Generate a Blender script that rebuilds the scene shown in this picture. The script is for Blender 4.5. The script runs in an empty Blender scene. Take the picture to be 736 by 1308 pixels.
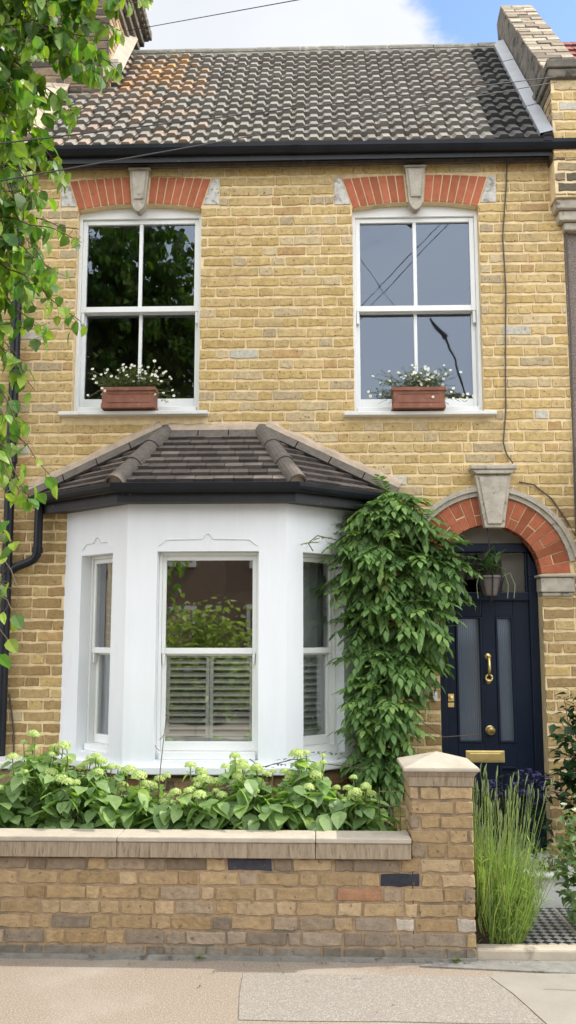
import bpy, math, random
from math import sin, cos, pi, radians as R, sqrt, atan2
from mathutils import Matrix, Vector
random.seed(7)
S = bpy.context.scene
COL = S.collection

# ------------------------------------------------------------------ camera
cd = bpy.data.cameras.new('camera'); cam = bpy.data.objects.new('camera', cd); COL.objects.link(cam)
cd.sensor_fit = 'VERTICAL'; cd.sensor_height = 24.0; cd.lens = 24.0 * 1144 / 1308
cd.clip_start = 0.05; cd.clip_end = 2000
cam.location = (0, -6.2, 1.75); cam.rotation_euler = (R(90 + 7.8), 0, R(1.9))
S.camera = cam

# ------------------------------------------------------------------ light
SUN = Vector((0.70, 0.095, 0.70)).normalized()          # direction towards the sun
elev = math.asin(SUN.z); azim = atan2(SUN.x, SUN.y)
S.view_settings.view_transform = 'Standard'; S.view_settings.look = 'None'
S.view_settings.exposure = 0.98; S.view_settings.gamma = 1.0
world = bpy.data.worlds.new('World'); S.world = world; world.use_nodes = True
wn = world.node_tree; wn.nodes.clear()
def N(t, typ, **kw):
    n = t.nodes.new(typ)
    for k, v in kw.items(): setattr(n, k, v)
    return n
out = N(wn, 'ShaderNodeOutputWorld'); bg = N(wn, 'ShaderNodeBackground'); bg.inputs['Strength'].default_value = 0.15
sky = N(wn, 'ShaderNodeTexSky'); sky.sky_type = 'NISHITA'; sky.sun_disc = False
sky.sun_elevation = elev; sky.sun_rotation = azim; sky.dust_density = 1.0; sky.ozone_density = 4.0
tc = N(wn, 'ShaderNodeTexCoord'); mp = N(wn, 'ShaderNodeMapping'); mp.inputs['Scale'].default_value = (1, 1, 2.2)
wn.links.new(tc.outputs['Generated'], mp.inputs['Vector'])
nz = N(wn, 'ShaderNodeTexNoise'); nz.inputs['Scale'].default_value = 2.3; nz.inputs['Detail'].default_value = 7; nz.inputs['Roughness'].default_value = 0.52
wn.links.new(mp.outputs[0], nz.inputs['Vector'])
# a clear break in the cloud over the right-hand party wall
dt = N(wn, 'ShaderNodeVectorMath', operation='DOT_PRODUCT'); dt.inputs[1].default_value = Vector((.187, .783, .593)).normalized()
wn.links.new(tc.outputs['Generated'], dt.inputs[0])
hole = N(wn, 'ShaderNodeMapRange'); hole.inputs[1].default_value = 0.993; hole.inputs[2].default_value = 0.9995; hole.inputs[3].default_value = 0.30; hole.inputs[4].default_value = -0.20
wn.links.new(dt.outputs['Value'], hole.inputs[0])
ad = N(wn, 'ShaderNodeMath', operation='ADD'); wn.links.new(nz.outputs['Fac'], ad.inputs[0]); wn.links.new(hole.outputs[0], ad.inputs[1])
n3 = N(wn, 'ShaderNodeTexNoise'); n3.inputs['Scale'].default_value = 11; n3.inputs['Detail'].default_value = 8; n3.inputs['Roughness'].default_value = .6; wn.links.new(mp.outputs[0], n3.inputs['Vector'])
a3 = N(wn, 'ShaderNodeMath', operation='MULTIPLY_ADD'); a3.inputs[1].default_value = .9; wn.links.new(n3.outputs['Fac'], a3.inputs[0]); wn.links.new(ad.outputs[0], a3.inputs[2])
cr = N(wn, 'ShaderNodeMapRange', interpolation_type='SMOOTHSTEP'); cr.inputs[1].default_value = 0.84; cr.inputs[2].default_value = 1.14
wn.links.new(a3.outputs[0], cr.inputs[0])
n2 = N(wn, 'ShaderNodeTexNoise'); n2.inputs['Scale'].default_value = 3.5; n2.inputs['Detail'].default_value = 5
wn.links.new(mp.outputs[0], n2.inputs['Vector'])
cc = N(wn, 'ShaderNodeMix', data_type='RGBA'); cc.inputs[6].default_value = (2.7, 2.85, 3.1, 1); cc.inputs[7].default_value = (3.8, 3.8, 3.85, 1)
wn.links.new(n2.outputs['Fac'], cc.inputs[0])
# unseen clouds behind the camera brightened, an added fill for the shaded facade
dn = N(wn, 'ShaderNodeVectorMath', operation='DOT_PRODUCT'); dn.inputs[1].default_value = Vector((.18, -1, .35)).normalized()
wn.links.new(tc.outputs['Generated'], dn.inputs[0])
fb_ = N(wn, 'ShaderNodeMapRange', interpolation_type='SMOOTHSTEP'); fb_.inputs[1].default_value = -.5; fb_.inputs[2].default_value = .8; fb_.inputs[3].default_value = 1.0; fb_.inputs[4].default_value = 2.9
wn.links.new(dn.outputs['Value'], fb_.inputs[0])
cs_ = N(wn, 'ShaderNodeVectorMath', operation='SCALE'); wn.links.new(cc.outputs[2], cs_.inputs[0]); wn.links.new(fb_.outputs[0], cs_.inputs['Scale'])
mx = N(wn, 'ShaderNodeMix', data_type='RGBA')
wn.links.new(cr.outputs[0], mx.inputs[0]); wn.links.new(sky.outputs[0], mx.inputs[6]); wn.links.new(cs_.outputs[0], mx.inputs[7])
wn.links.new(mx.outputs[2], bg.inputs['Color']); wn.links.new(bg.outputs[0], out.inputs[0])
sd = bpy.data.lights.new('sun', 'SUN'); sd.energy = 2.5; sd.angle = R(0.53); sd.color = (1, 0.94, 0.84)
sun = bpy.data.objects.new('sun', sd); COL.objects.link(sun); sun.rotation_euler = SUN.to_track_quat('Z', 'Y').to_euler(); sun.location = (6, 2, 9)

# ------------------------------------------------------------------ materials
def mat(name, base=(.5, .5, .5), rough=.7, spec=.3, metal=0, attr=False, var=0.0, vscale=8, dark=None, dscale=30, dlo=.62, dhi=.72,
        bump=0.0, bscale=60, stain=None, sscale=1.5, slo=.5, shi=.7, trans=0.0, stretch=(1, 1, 1), coat=0):
    m = bpy.data.materials.new(name); m.use_nodes = True; t = m.node_tree; b = t.nodes['Principled BSDF']
    b.inputs['Roughness'].default_value = rough; b.inputs['Specular IOR Level'].default_value = spec; b.inputs['Metallic'].default_value = metal
    b.inputs['Coat Weight'].default_value = coat
    L = t.links.new
    co = N(t, 'ShaderNodeTexCoord'); mpp = N(t, 'ShaderNodeMapping'); mpp.inputs['Scale'].default_value = stretch
    L(co.outputs['Object'], mpp.inputs['Vector']); V = mpp.outputs[0]
    if attr:
        a = N(t, 'ShaderNodeAttribute'); a.attribute_name = 'Col'; c = a.outputs['Color']
    else:
        rgb = N(t, 'ShaderNodeRGB'); rgb.outputs[0].default_value = (*base, 1); c = rgb.outputs[0]
    if var:
        n = N(t, 'ShaderNodeTexNoise'); n.inputs['Scale'].default_value = vscale; n.inputs['Detail'].default_value = 6; n.inputs['Roughness'].default_value = .6; L(V, n.inputs['Vector'])
        mr = N(t, 'ShaderNodeMapRange'); mr.inputs[1].default_value = .3; mr.inputs[2].default_value = .7; mr.inputs[3].default_value = 1 - var; mr.inputs[4].default_value = 1 + var
        L(n.outputs['Fac'], mr.inputs[0])
        vm = N(t, 'ShaderNodeVectorMath', operation='SCALE'); L(c, vm.inputs[0]); L(mr.outputs[0], vm.inputs['Scale']); c = vm.outputs[0]
    def overlay(c, colr, sc, lo, hi, det=4):
        n = N(t, 'ShaderNodeTexNoise'); n.inputs['Scale'].default_value = sc; n.inputs['Detail'].default_value = det; n.inputs['Roughness'].default_value = .65; L(V, n.inputs['Vector'])
        mr = N(t, 'ShaderNodeMapRange', interpolation_type='SMOOTHSTEP'); mr.inputs[1].default_value = lo; mr.inputs[2].default_value = hi; L(n.outputs['Fac'], mr.inputs[0])
        x = N(t, 'ShaderNodeMix', data_type='RGBA'); L(mr.outputs[0], x.inputs[0]); L(c, x.inputs[6]); x.inputs[7].default_value = (*colr, 1); return x.outputs[2]
    if stain: c = overlay(c, stain, sscale, slo, shi)
    if dark: c = overlay(c, dark, dscale, dlo, dhi)
    L(c, b.inputs['Base Color'])
    if bump:
        n = N(t, 'ShaderNodeTexNoise'); n.inputs['Scale'].default_value = bscale; n.inputs['Detail'].default_value = 5; L(V, n.inputs['Vector'])
        bp = N(t, 'ShaderNodeBump'); bp.inputs['Strength'].default_value = 1; bp.inputs['Distance'].default_value = bump; L(n.outputs['Fac'], bp.inputs['Height']); L(bp.outputs[0], b.inputs['Normal'])
    if trans:
        tr = N(t, 'ShaderNodeBsdfTranslucent'); ms = N(t, 'ShaderNodeMixShader'); ms.inputs[0].default_value = trans
        vm = N(t, 'ShaderNodeVectorMath', operation='MULTIPLY'); vm.inputs[1].default_value = (1.5, 1.75, .6); L(c, vm.inputs[0]); L(vm.outputs[0], tr.inputs['Color'])
        L(b.outputs[0], ms.inputs[1]); L(tr.outputs[0], ms.inputs[2]); L(ms.outputs[0], t.nodes['Material Output'].inputs['Surface'])
    return m
M = {}
M['brick'] = mat('stock_brick', attr=True, rough=.9, spec=.15, var=.20, vscale=34, dark=(.13, .085, .04), dscale=48, dlo=.60, dhi=.70, bump=.004, bscale=70, stain=(.29, .22, .13), sscale=1.5, slo=.50, shi=.84)
M['mortar'] = mat('lime_mortar', (.76, .60, .36), rough=.95, spec=.1, var=.14, vscale=20, bump=.003, bscale=90, stain=(.40, .30, .18), sscale=1.7, slo=.52, shi=.75)
M['gbrick'] = mat('weathered_garden_brick', attr=True, rough=.95, spec=.1, var=.20, vscale=22, dark=(.12, .09, .06), dscale=34, dlo=.60, dhi=.72, bump=.007, bscale=45, stain=(.24, .19, .14), sscale=3, slo=.56, shi=.85)
M['gmortar'] = mat('weathered_garden_mortar', (.29, .21, .13), rough=.95, spec=.1, var=.25, vscale=14, bump=.006, bscale=60, stain=(.17, .14, .10), sscale=4, slo=.5, shi=.65)
M['redbrick'] = mat('red_rubbed_brick', attr=True, rough=.85, spec=.15, var=.14, vscale=24, dark=(.16, .05, .03), dscale=60, dlo=.62, dhi=.72, bump=.002)
M['stone'] = mat('weathered_stone', (.42, .38, .31), rough=.9, spec=.15, var=.2, vscale=14, dark=(.16, .14, .11), dscale=22, dlo=.56, dhi=.72, bump=.004, bscale=50)
M['coping'] = mat('cast_stone_coping', (.40, .35, .285), rough=.85, spec=.2, var=.12, vscale=9, bump=.002, bscale=120)
M['combed'] = mat('combed_stone_face', (.30, .24, .17), rough=.9, spec=.15, var=.22, vscale=7, dark=(.17, .13, .09), dscale=9, dlo=.50, dhi=.72, bump=.003, bscale=30, stretch=(9, 1, 1.2))
M['white'] = mat('white_painted_timber', (.80, .81, .79), rough=.35, spec=.4, var=.03, vscale=4)
M['render'] = mat('white_painted_render', (.80, .82, .84), rough=.6, spec=.3, var=.035, vscale=2.2, bump=.0012, bscale=20, dark=(.60, .59, .55), dscale=3.0, dlo=.58, dhi=1.0, stretch=(3, 3, .5))
M['block'] = mat('mottled_pale_stone', (.55, .53, .48), rough=.9, var=.25, vscale=22, dark=(.30, .27, .22), dscale=26, dlo=.52, dhi=.62, bump=.003)
M['sill'] = mat('painted_stone_sill', (.70, .70, .67), rough=.6, var=.06, vscale=7, dark=(.42, .40, .36), dscale=18, dlo=.62, dhi=.8, bump=.002)
M['black'] = mat('black_gutter_plastic', (.010, .012, .017), rough=.4, spec=.3, var=.3, vscale=8)
M['fascia'] = mat('black_painted_fascia', (.018, .019, .022), rough=.5, spec=.4, var=.3, vscale=12, dark=(.12, .09, .06), dscale=14, dlo=.62, dhi=.75)
M['tile'] = mat('concrete_roof_tile', attr=True, rough=.85, spec=.25, var=.10, vscale=14, bump=.003, bscale=80, dark=(.10, .085, .07), dscale=26, dlo=.60, dhi=.74, stain=(.42, .31, .19), sscale=3.2, slo=.70, shi=.9)
M['slate'] = mat('bay_roof_tile', attr=True, rough=.75, spec=.3, var=.2, vscale=18, bump=.002, dark=(.22, .20, .17), dscale=30, dlo=.63, dhi=.75)
M['hip'] = mat('hip_tile_concrete', (.125, .108, .092), rough=.85, var=.25, vscale=25, bump=.003, bscale=90)
M['fillet'] = mat('mortar_fillet', (.44, .35, .26), rough=.95, var=.2, vscale=12, bump=.004, bscale=40)
M['ridge'] = mat('ridge_tile', (.19, .18, .15), rough=.9, var=.25, vscale=8, dark=(.33, .31, .25), dscale=14, dlo=.5, dhi=.7, bump=.004)
M['lead'] = mat('lead_flashing', (.30, .31, .32), rough=.5, spec=.4, var=.12, vscale=9)
M['parapet'] = mat('dirty_cement_render', (.15, .135, .11), rough=.95, var=.35, vscale=8, dark=(.045, .04, .035), dscale=9, dlo=.5, dhi=.66, bump=.006, bscale=30)
M['pebble'] = mat('pebbledash', (.20, .165, .14), rough=.95, var=.5, vscale=80, dark=(.45, .40, .35), dscale=110, dlo=.58, dhi=.64, bump=.008, bscale=120)
M['navy'] = mat('navy_door_paint', (.009, .015, .030), rough=.38, spec=.22, var=.1, vscale=5)
M['brass'] = mat('polished_brass', (.86, .66, .28), rough=.42, metal=1, var=.1, vscale=20)
M['grime'] = mat('aged_brass', (.42, .32, .15), rough=.4, metal=1, var=.2, vscale=30)
M['terracotta'] = mat('terracotta_planter', (.24, .105, .07), rough=.85, var=.2, vscale=12, dark=(.36, .26, .22), dscale=16, dlo=.6, dhi=.75, bump=.002)
M['leaf'] = mat('broad_leaf', attr=True, rough=.42, spec=.45, var=.18, vscale=18, trans=.42)
M['dull'] = mat('shade_leaf', attr=True, rough=.5, spec=.35, var=.2, vscale=15, trans=.32)
M['petal'] = mat('flower_petal', attr=True, rough=.6, spec=.2, var=.06, vscale=20, trans=.2)
M['bark'] = mat('tree_bark', (.16, .125, .09), rough=.9, var=.35, vscale=12, bump=.01, bscale=25, stretch=(1, 1, .3))
M['stem'] = mat('green_stem', (.14, .16, .06), rough=.7, var=.2)
M['woody'] = mat('woody_stem', (.13, .09, .06), rough=.85, var=.3, vscale=20)
M['pave'] = mat('warm_tarmac_pavement', (.25, .206, .162), rough=.9, spec=.2, var=.22, vscale=110, dark=(.42, .35, .28), dscale=130, dlo=.50, dhi=.66, bump=.003, bscale=260, stain=(.31, .275, .23), sscale=1.1, slo=.42, shi=.68)
M['patch'] = mat('grey_aggregate_patch', (.245, .22, .19), rough=.9, spec=.2, var=.22, vscale=150, dark=(.40, .36, .31), dscale=140, dlo=.50, dhi=.66, bump=.004, bscale=220)
M['conc'] = mat('smooth_concrete_patch', (.27, .245, .21), rough=.85, var=.08, vscale=6, dark=(.26, .23, .19), dscale=9, dlo=.6, dhi=.75, bump=.0015, bscale=120)
M['granite'] = mat('grey_edging_stone', (.20, .19, .17), rough=.85, var=.25, vscale=10, dark=(.10, .09, .08), dscale=14, dlo=.55, dhi=.7, bump=.005, bscale=40)
M['asphalt'] = mat('asphalt', (.10, .098, .095), rough=.9, var=.25, vscale=150, bump=.003, bscale=200)
M['soil'] = mat('dark_soil', (.045, .032, .022), rough=1, var=.4, vscale=20, bump=.02, bscale=25)
M['kerb'] = mat('limestone_step', (.40, .345, .27), rough=.8, var=.12, vscale=7, dark=(.25, .21, .16), dscale=9, dlo=.58, dhi=.75, bump=.002)
M['wire'] = mat('black_cable', (.02, .02, .022), rough=.6)
M['greywire'] = mat('grey_cable', (.10, .085, .07), rough=.7)
M['curtain'] = mat('grey_curtain', (.62, .65, .66), rough=.9, var=.08, vscale=6)
M['room'] = mat('room_plaster', (.18, .155, .13), rough=.9)
M['net'] = mat('pale_lintel_render', (.30, .28, .24), rough=.9, var=.12, vscale=8)
M['redtile'] = mat('red_plain_tile', attr=True, rough=.85, var=.25, vscale=10)
M['plastic'] = mat('white_plastic', (.75, .75, .73), rough=.4)
M['tyre'] = mat('rubber', (.02, .02, .02), rough=.85)
M['carpaint'] = mat('dark_car_paint', (.02, .022, .026), rough=.25, spec=.6, coat=1)
M['darkbox'] = mat('hanging_pot_clay', (.15, .13, .12), rough=.8, var=.2, vscale=20)
# combed vertical tooling, path tiles, glass, reeded glass
def glassmat(name, refl, tint=(1, 1, 1), reed=False, dark=None):
    m = bpy.data.materials.new(name); m.use_nodes = True; t = m.node_tree; t.nodes.clear(); L = t.links.new
    o = N(t, 'ShaderNodeOutputMaterial'); g = N(t, 'ShaderNodeBsdfGlossy'); g.inputs['Roughness'].default_value = .015 if not reed else .08
    g.inputs['Color'].default_value = (*tint, 1)
    if dark is None: b = N(t, 'ShaderNodeBsdfTransparent'); b.inputs['Color'].default_value = (.94, .96, .95, 1)
    else: b = N(t, 'ShaderNodeBsdfDiffuse'); b.inputs['Color'].default_value = (*dark, 1)
    fr = N(t, 'ShaderNodeFresnel'); fr.inputs['IOR'].default_value = 1.5
    mr = N(t, 'ShaderNodeMapRange'); mr.inputs[1].default_value = .04; mr.inputs[2].default_value = 1; mr.inputs[3].default_value = refl; mr.inputs[4].default_value = 1
    L(fr.outputs[0], mr.inputs[0]); ms = N(t, 'ShaderNodeMixShader'); L(mr.outputs[0], ms.inputs[0]); L(b.outputs[0], ms.inputs[1]); L(g.outputs[0], ms.inputs[2]); L(ms.outputs[0], o.inputs[0])
    co = N(t, 'ShaderNodeTexCoord'); bp = N(t, 'ShaderNodeBump')
    if reed:
        w = N(t, 'ShaderNodeTexWave'); w.inputs['Scale'].default_value = 24; L(co.outputs['Object'], w.inputs['Vector']); bp.inputs['Distance'].default_value = .004; L(w.outputs['Fac'], bp.inputs['Height'])
    else:
        w = N(t, 'ShaderNodeTexNoise'); w.inputs['Scale'].default_value = 2.2; L(co.outputs['Object'], w.inputs['Vector']); bp.inputs['Distance'].default_value = .0014; L(w.outputs['Fac'], bp.inputs['Height'])
    L(bp.outputs[0], g.inputs['Normal'])
    return m
M['glass'] = glassmat('window_glass', .125, (.70, .82, 1.0))
M['doorglass'] = glassmat('reeded_glass', .16, (.8, .87, 1), True, (.09, .11, .14))
M['bayglass'] = glassmat('bay_window_glass', .30, (.95, .97, 1.0))
M['fanglass'] = glassmat('fanlight_glass', .035)
M['carglass'] = glassmat('car_glass', .3, dark=(.01, .01, .012))
def tilepath():
    m = bpy.data.materials.new('black_and_white_path_tile'); m.use_nodes = True; t = m.node_tree; b = t.nodes['Principled BSDF']; L = t.links.new
    co = N(t, 'ShaderNodeTexCoord'); mp_ = N(t, 'ShaderNodeMapping'); mp_.inputs['Rotation'].default_value = (0, 0, R(45)); L(co.outputs['Object'], mp_.inputs[0])
    ch = N(t, 'ShaderNodeTexChecker'); ch.inputs['Scale'].default_value = 26; ch.inputs['Color1'].default_value = (.38, .36, .32, 1); ch.inputs['Color2'].default_value = (.022, .022, .026, 1)
    L(mp_.outputs[0], ch.inputs[0])
    n = N(t, 'ShaderNodeTexNoise'); n.inputs['Scale'].default_value = 9; L(co.outputs['Object'], n.inputs[0])
    vm = N(t, 'ShaderNodeVectorMath', operation='SCALE'); L(ch.outputs[0], vm.inputs[0])
    mr = N(t, 'ShaderNodeMapRange'); mr.inputs[3].default_value = .65; mr.inputs[4].default_value = 1.15; L(n.outputs[0], mr.inputs[0]); L(mr.outputs[0], vm.inputs['Scale'])
    L(vm.outputs[0], b.inputs['Base Color']); b.inputs['Roughness'].default_value = .45
    return m
M['pathtile'] = tilepath()

# ------------------------------------------------------------------ mesh helpers
def world_loc(o):
    v = Vector((0, 0, 0))
    while o is not None: v = v + Vector(o.location); o = o.parent
    return v
class MB:
    def __init__(s): s.v = []; s.f = []; s.c = []; s.M = None
    def add(s, vs, fs, col=(.5, .5, .5)):
        n = len(s.v)
        if s.M is not None: vs = [tuple(s.M @ Vector(p)) for p in vs]
        s.v.extend(vs)
        for f in fs: s.f.append(tuple(i + n for i in f)); s.c.append(col)
        return s
    def box(s, x0, x1, y0, y1, z0, z1, col=(.5, .5, .5)):
        return s.add([(x0, y0, z0), (x1, y0, z0), (x1, y1, z0), (x0, y1, z0), (x0, y0, z1), (x1, y0, z1), (x1, y1, z1), (x0, y1, z1)],
                     [(0, 3, 2, 1), (4, 5, 6, 7), (0, 1, 5, 4), (1, 2, 6, 5), (2, 3, 7, 6), (3, 0, 4, 7)], col)
    def prism(s, poly, y0, y1, col=(.5, .5, .5)):     # poly in (x,z), counter-clockwise seen from -Y
        n = len(poly); vs = [(x, y0, z) for x, z in poly] + [(x, y1, z) for x, z in poly]
        fs = [tuple(range(n)), tuple(range(2 * n - 1, n - 1, -1))] + [(i, i + n, (i + 1) % n + n, (i + 1) % n) for i in range(n)]
        return s.add(vs, fs, col)
    def prismz(s, poly, z0, z1, col=(.5, .5, .5)):    # poly in (x,y)
        n = len(poly); vs = [(x, y, z0) for x, y in poly] + [(x, y, z1) for x, y in poly]
        fs = [tuple(range(n - 1, -1, -1)), tuple(range(n, 2 * n))] + [(i, (i + 1) % n, (i + 1) % n + n, i + n) for i in range(n)]
        return s.add(vs, fs, col)
    def prismx(s, poly, x0, x1, col=(.5, .5, .5)):    # poly in (y,z)
        n = len(poly); vs = [(x0, y, z) for y, z in poly] + [(x1, y, z) for y, z in poly]
        fs = [tuple(range(n)), tuple(range(2 * n - 1, n - 1, -1))] + [(i, i + n, (i + 1) % n + n, (i + 1) % n) for i in range(n)]
        return s.add(vs, fs, col)
    def tube(s, path, r, n=8, col=(.5, .5, .5), cap=True):
        path = [Vector(p) for p in path]; rs = r if isinstance(r, (list, tuple)) else [r] * len(path)
        vs = []; up = Vector((0, 0, 1)); prev = None
        for i, p in enumerate(path):
            d = (path[min(i + 1, len(path) - 1)] - path[max(i - 1, 0)]).normalized()
            if prev is None:
                a = d.cross(up)
                if a.length < .1: a = d.cross(Vector((1, 0, 0)))
            else: a = prev - d * prev.dot(d)
            a.normalize(); prev = a; b = d.cross(a)
            for k in range(n):
                t = 2 * pi * k / n; vs.append(tuple(p + (a * cos(t) + b * sin(t)) * rs[i]))
        fs = [(i * n + k, i * n + (k + 1) % n, (i + 1) * n + (k + 1) % n, (i + 1) * n + k) for i in range(len(path) - 1) for k in range(n)]
        if cap: fs += [tuple(range(n - 1, -1, -1)), tuple((len(path) - 1) * n + k for k in range(n))]
        return s.add(vs, fs, col)
    def lathe(s, prof, c, n=20, axis='z', col=(.5, .5, .5)):   # prof [(r, h)]
        vs = []
        for r, h in prof:
            for k in range(n):
                a = 2 * pi * k / n
                if axis == 'z': vs.append((c[0] + r * cos(a), c[1] + r * sin(a), c[2] + h))
                else: vs.append((c[0] + r * cos(a), c[1] + h, c[2] + r * sin(a)))
        m = len(prof)
        fs = [(i * n + k, i * n + (k + 1) % n, (i + 1) * n + (k + 1) % n, (i + 1) * n + k) for i in range(m - 1) for k in range(n)]
        fs += [tuple(range(n)), tuple((m - 1) * n + k for k in range(n - 1, -1, -1))]
        return s.add(vs, fs, col)
    def sweep(s, prof, path, col=(.5, .5, .5), closed=True):   # prof [(outward, up)], path of (x,y,z) roughly horizontal; outward = right of travel
        P = [Vector(p) for p in path]; n = len(prof); vs = []
        for i, p in enumerate(P):
            def nr(a, b): d = (b - a); return Vector((d.y, -d.x, 0)).normalized()
            if i == 0: q = nr(P[0], P[1]); k = 1
            elif i == len(P) - 1: q = nr(P[-2], P[-1]); k = 1
            else:
                a = nr(P[i - 1], P[i]); b = nr(P[i], P[i + 1]); q = (a + b).normalized(); k = 1 / max(.3, q.dot(a))
            for o, u in prof: vs.append(tuple(p + q * o * k + Vector((0, 0, u))))
        rng = range(n if closed else n - 1)
        fs = [(i * n + j, i * n + (j + 1) % n, (i + 1) * n + (j + 1) % n, (i + 1) * n + j) for i in range(len(P) - 1) for j in rng]
        if closed: fs += [tuple(range(n)), tuple((len(P) - 1) * n + j for j in range(n - 1, -1, -1))]
        return s.add(vs, fs, col)
    def build(s, name, m, parent=None, bevel=0, smooth=False, origin=None):
        me = bpy.data.meshes.new(name); off = world_loc(parent) if parent is not None else Vector(origin or (0, 0, 0))
        ox, oy, oz = off
        me.from_pydata([(x - ox, y - oy, z - oz) for x, y, z in s.v], [], s.f)
        a = me.attributes.new('Col', 'FLOAT_COLOR', 'FACE'); flat = []
        for c in s.c: flat.extend((c[0], c[1], c[2], 1))
        a.data.foreach_set('color', flat)
        if smooth: me.polygons.foreach_set('use_smooth', [True] * len(s.f))
        me.materials.append(M[m]); me.update()
        o = bpy.data.objects.new(name, me); COL.objects.link(o); o.parent = parent
        if parent is None: o.location = off
        if bevel:
            b = o.modifiers.new('bevel', 'BEVEL'); b.width = bevel; b.segments = 2; b.limit_method = 'ANGLE'; b.angle_limit = R(40)
        return o
def tag(o, label, cat, group=None):
    o['label'] = label; o['category'] = cat
    if group: o['group'] = group
    return o
def thing(name, loc, label, cat, group=None):
    o = bpy.data.objects.new(name, None); COL.objects.link(o); o.location = loc; o.empty_display_size = .1
    return tag(o, label, cat, group)
def structure(o, kind='structure'): o['kind'] = kind; return o
U = random.uniform
def mulc(c, k): return (c[0] * k, c[1] * k, c[2] * k)
def mixc(a, b, t): return tuple(a[i] * (1 - t) + b[i] * t for i in range(3))

# ------------------------------------------------------------------ bricks (every brick its own ragged block in relief)
def palette_yellow():
    r = random.random()
    c = mixc((.485, .345, .140), (.53, .395, .195), random.random())
    if r < .10: c = (.52, .41, .24)
    elif r < .15: c = (.47, .31, .14)
    elif r < .20: c = (.43, .34, .205)
    elif r < .208: c = (.50, .47, .39)
    return mulc(c, U(.92, 1.08))
def palette_garden():
    r = random.random()
    c = mixc((.27, .185, .095), (.35, .25, .14), random.random())
    if r < .04: c = (.28, .15, .085)
    elif r < .15: c = (.27, .205, .14)
    elif r < .25: c = (.37, .27, .16)
    return mulc(c, U(.86, 1.12))
def one_brick(mb, x0, x1, z0, z1, y, col, proud=.006, rag=.0022, fx=None):
    # ragged outline -> inset raised face; fx maps (x,y,z) for other facings
    nx = 5; pts = []
    for i in range(nx): pts.append((x0 + (x1 - x0) * i / (nx - 1), z0))
    for i in range(nx): pts.append((x1 - (x1 - x0) * i / (nx - 1), z1))
    pts = [(p[0] + U(-rag, rag), p[1] + U(-rag, rag)) for p in pts]
    cx, cz = (x0 + x1) / 2, (z0 + z1) / 2; b = .0035
    q = [(p[0] + (b if p[0] < cx else -b), p[1] + (b if p[1] < cz else -b)) for p in pts]
    n = len(pts); t = U(-.0015, .0015)
    vs = [(p[0], y, p[1]) for p in pts] + [(p[0], y - proud - t, p[1]) for p in q]
    if fx: vs = [fx(*v) for v in vs]
    mb.add(vs, [(i, (i + 1) % n, (i + 1) % n + n, i + n) for i in range(n)] + [tuple(range(n, 2 * n))], col)
def brick_wall(mb, x0, x1, z0, z1, y, blocked, course=.0772, pal=palette_yellow, SL=.202, HL=.095, jb=.0175, jp=.0085, proud=.007, rag=.0042, special=None, fx=None, zoff=0):
    k = int(math.floor((z0 - zoff) / course)); z = k * course + zoff
    while z < z1:
        a, b = max(z + jb / 2, z0), min(z + course - jb / 2, z1)
        if b - a > .012:
            holes = sorted(blocked(a, b)); free = []; cur = x0
            for h0, h1 in holes:
                if h0 > cur: free.append((cur, min(h0, x1)))
                cur = max(cur, h1)
            if cur < x1: free.append((cur, x1))
            off = 0 if k % 2 == 0 else (SL + HL) / 2 + .0
            x = math.floor((x0 - off) / (SL + HL + 2 * jp)) * (SL + HL + 2 * jp) + off; st = True
            rr = random.Random(k * 17 + 3)
            while x < x1:
                L_ = (SL if st else HL)
                if rr.random() < .10: L_ += rr.choice((-.03, .03))
                c = special(x + L_ / 2, (a + b) / 2) if special else None
                if c is None: c = pal()
                for f0, f1 in free:
                    l, r = max(x + jp / 2, f0), min(x + L_ + jp / 2, f1)
                    if r - l > .016: one_brick(mb, l, r, a, b, y, c, proud, rag, fx)
                x += L_ + jp; st = not st
        z += course; k += 1

# ------------------------------------------------------------------ ground
PZ = 0.10
g = MB(); g.box(-400, 400, -400, 400, -.3, -.03); structure(g.build('ground', 'soil'))
g = MB(); g.box(-60, 60, -9.2, -4.3, -.028, 0.0); structure(g.build('road', 'asphalt'))
g = MB(); g.box(-60, 60, -4.3, -1.30, -.028, PZ); structure(g.build('pavement', 'pave'))
g = MB()
for i in range(-20, 20): g.box(i * .9, i * .9 + .89, -4.45, -4.302, -.02, PZ + .003)
structure(g.build('kerb', 'granite', bevel=.012))
g = MB(); g.box(-60, 60, -11.5, -9.2, -.028, PZ); structure(g.build('far_pavement', 'pave'))
def sheet(name, pts, m, z=PZ + .004, h=.003):
    return structure(MB().prismz(pts, z - h, z).build(name, m))
sheet('pavement_patch', [(-.35, -2.08), (-.1, -2.086), (.3, -2.077), (.7, -2.085), (.955, -2.08), (.93, -1.93), (.885, -1.74), (.822, -1.555), (.30, -1.548), (-.375, -1.55), (-.37, -1.8)], 'patch')
sheet('pavement_patch', [(.95, -4.2), (2.0, -4.2), (7, -4.2), (7, -1.36), (2.0, -1.36), (1.2, -1.365), (1.18, -1.50), (.86, -1.505), (.83, -1.56), (.895, -1.75), (.975, -2.1)], 'conc')
sheet('pavement_channel', [(.50, -1.43), (1.22, -1.50), (7, -1.55), (7, -1.31), (.80, -1.31), (.62, -1.352)], 'granite', PZ + .008, .007)
g = MB()
pl = [(-9, -1.05)] + [(x / 4, -1.05) for x in range(-30, 4)] + [(.98, -1.05)]
g.box(-9, .985, -1.24, 0.02, -.02, .30); structure(g.build('garden_soil', 'soil'))
g = MB(); g.box(1.56, 2.6, -1.3, 0.02, -.02, .20); structure(g.build('garden_soil', 'soil'))
g = MB(); g.box(.99, 1.55, -1.24, -.56, -.02, .142); structure(g.build('garden_path', 'pathtile'))
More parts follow.
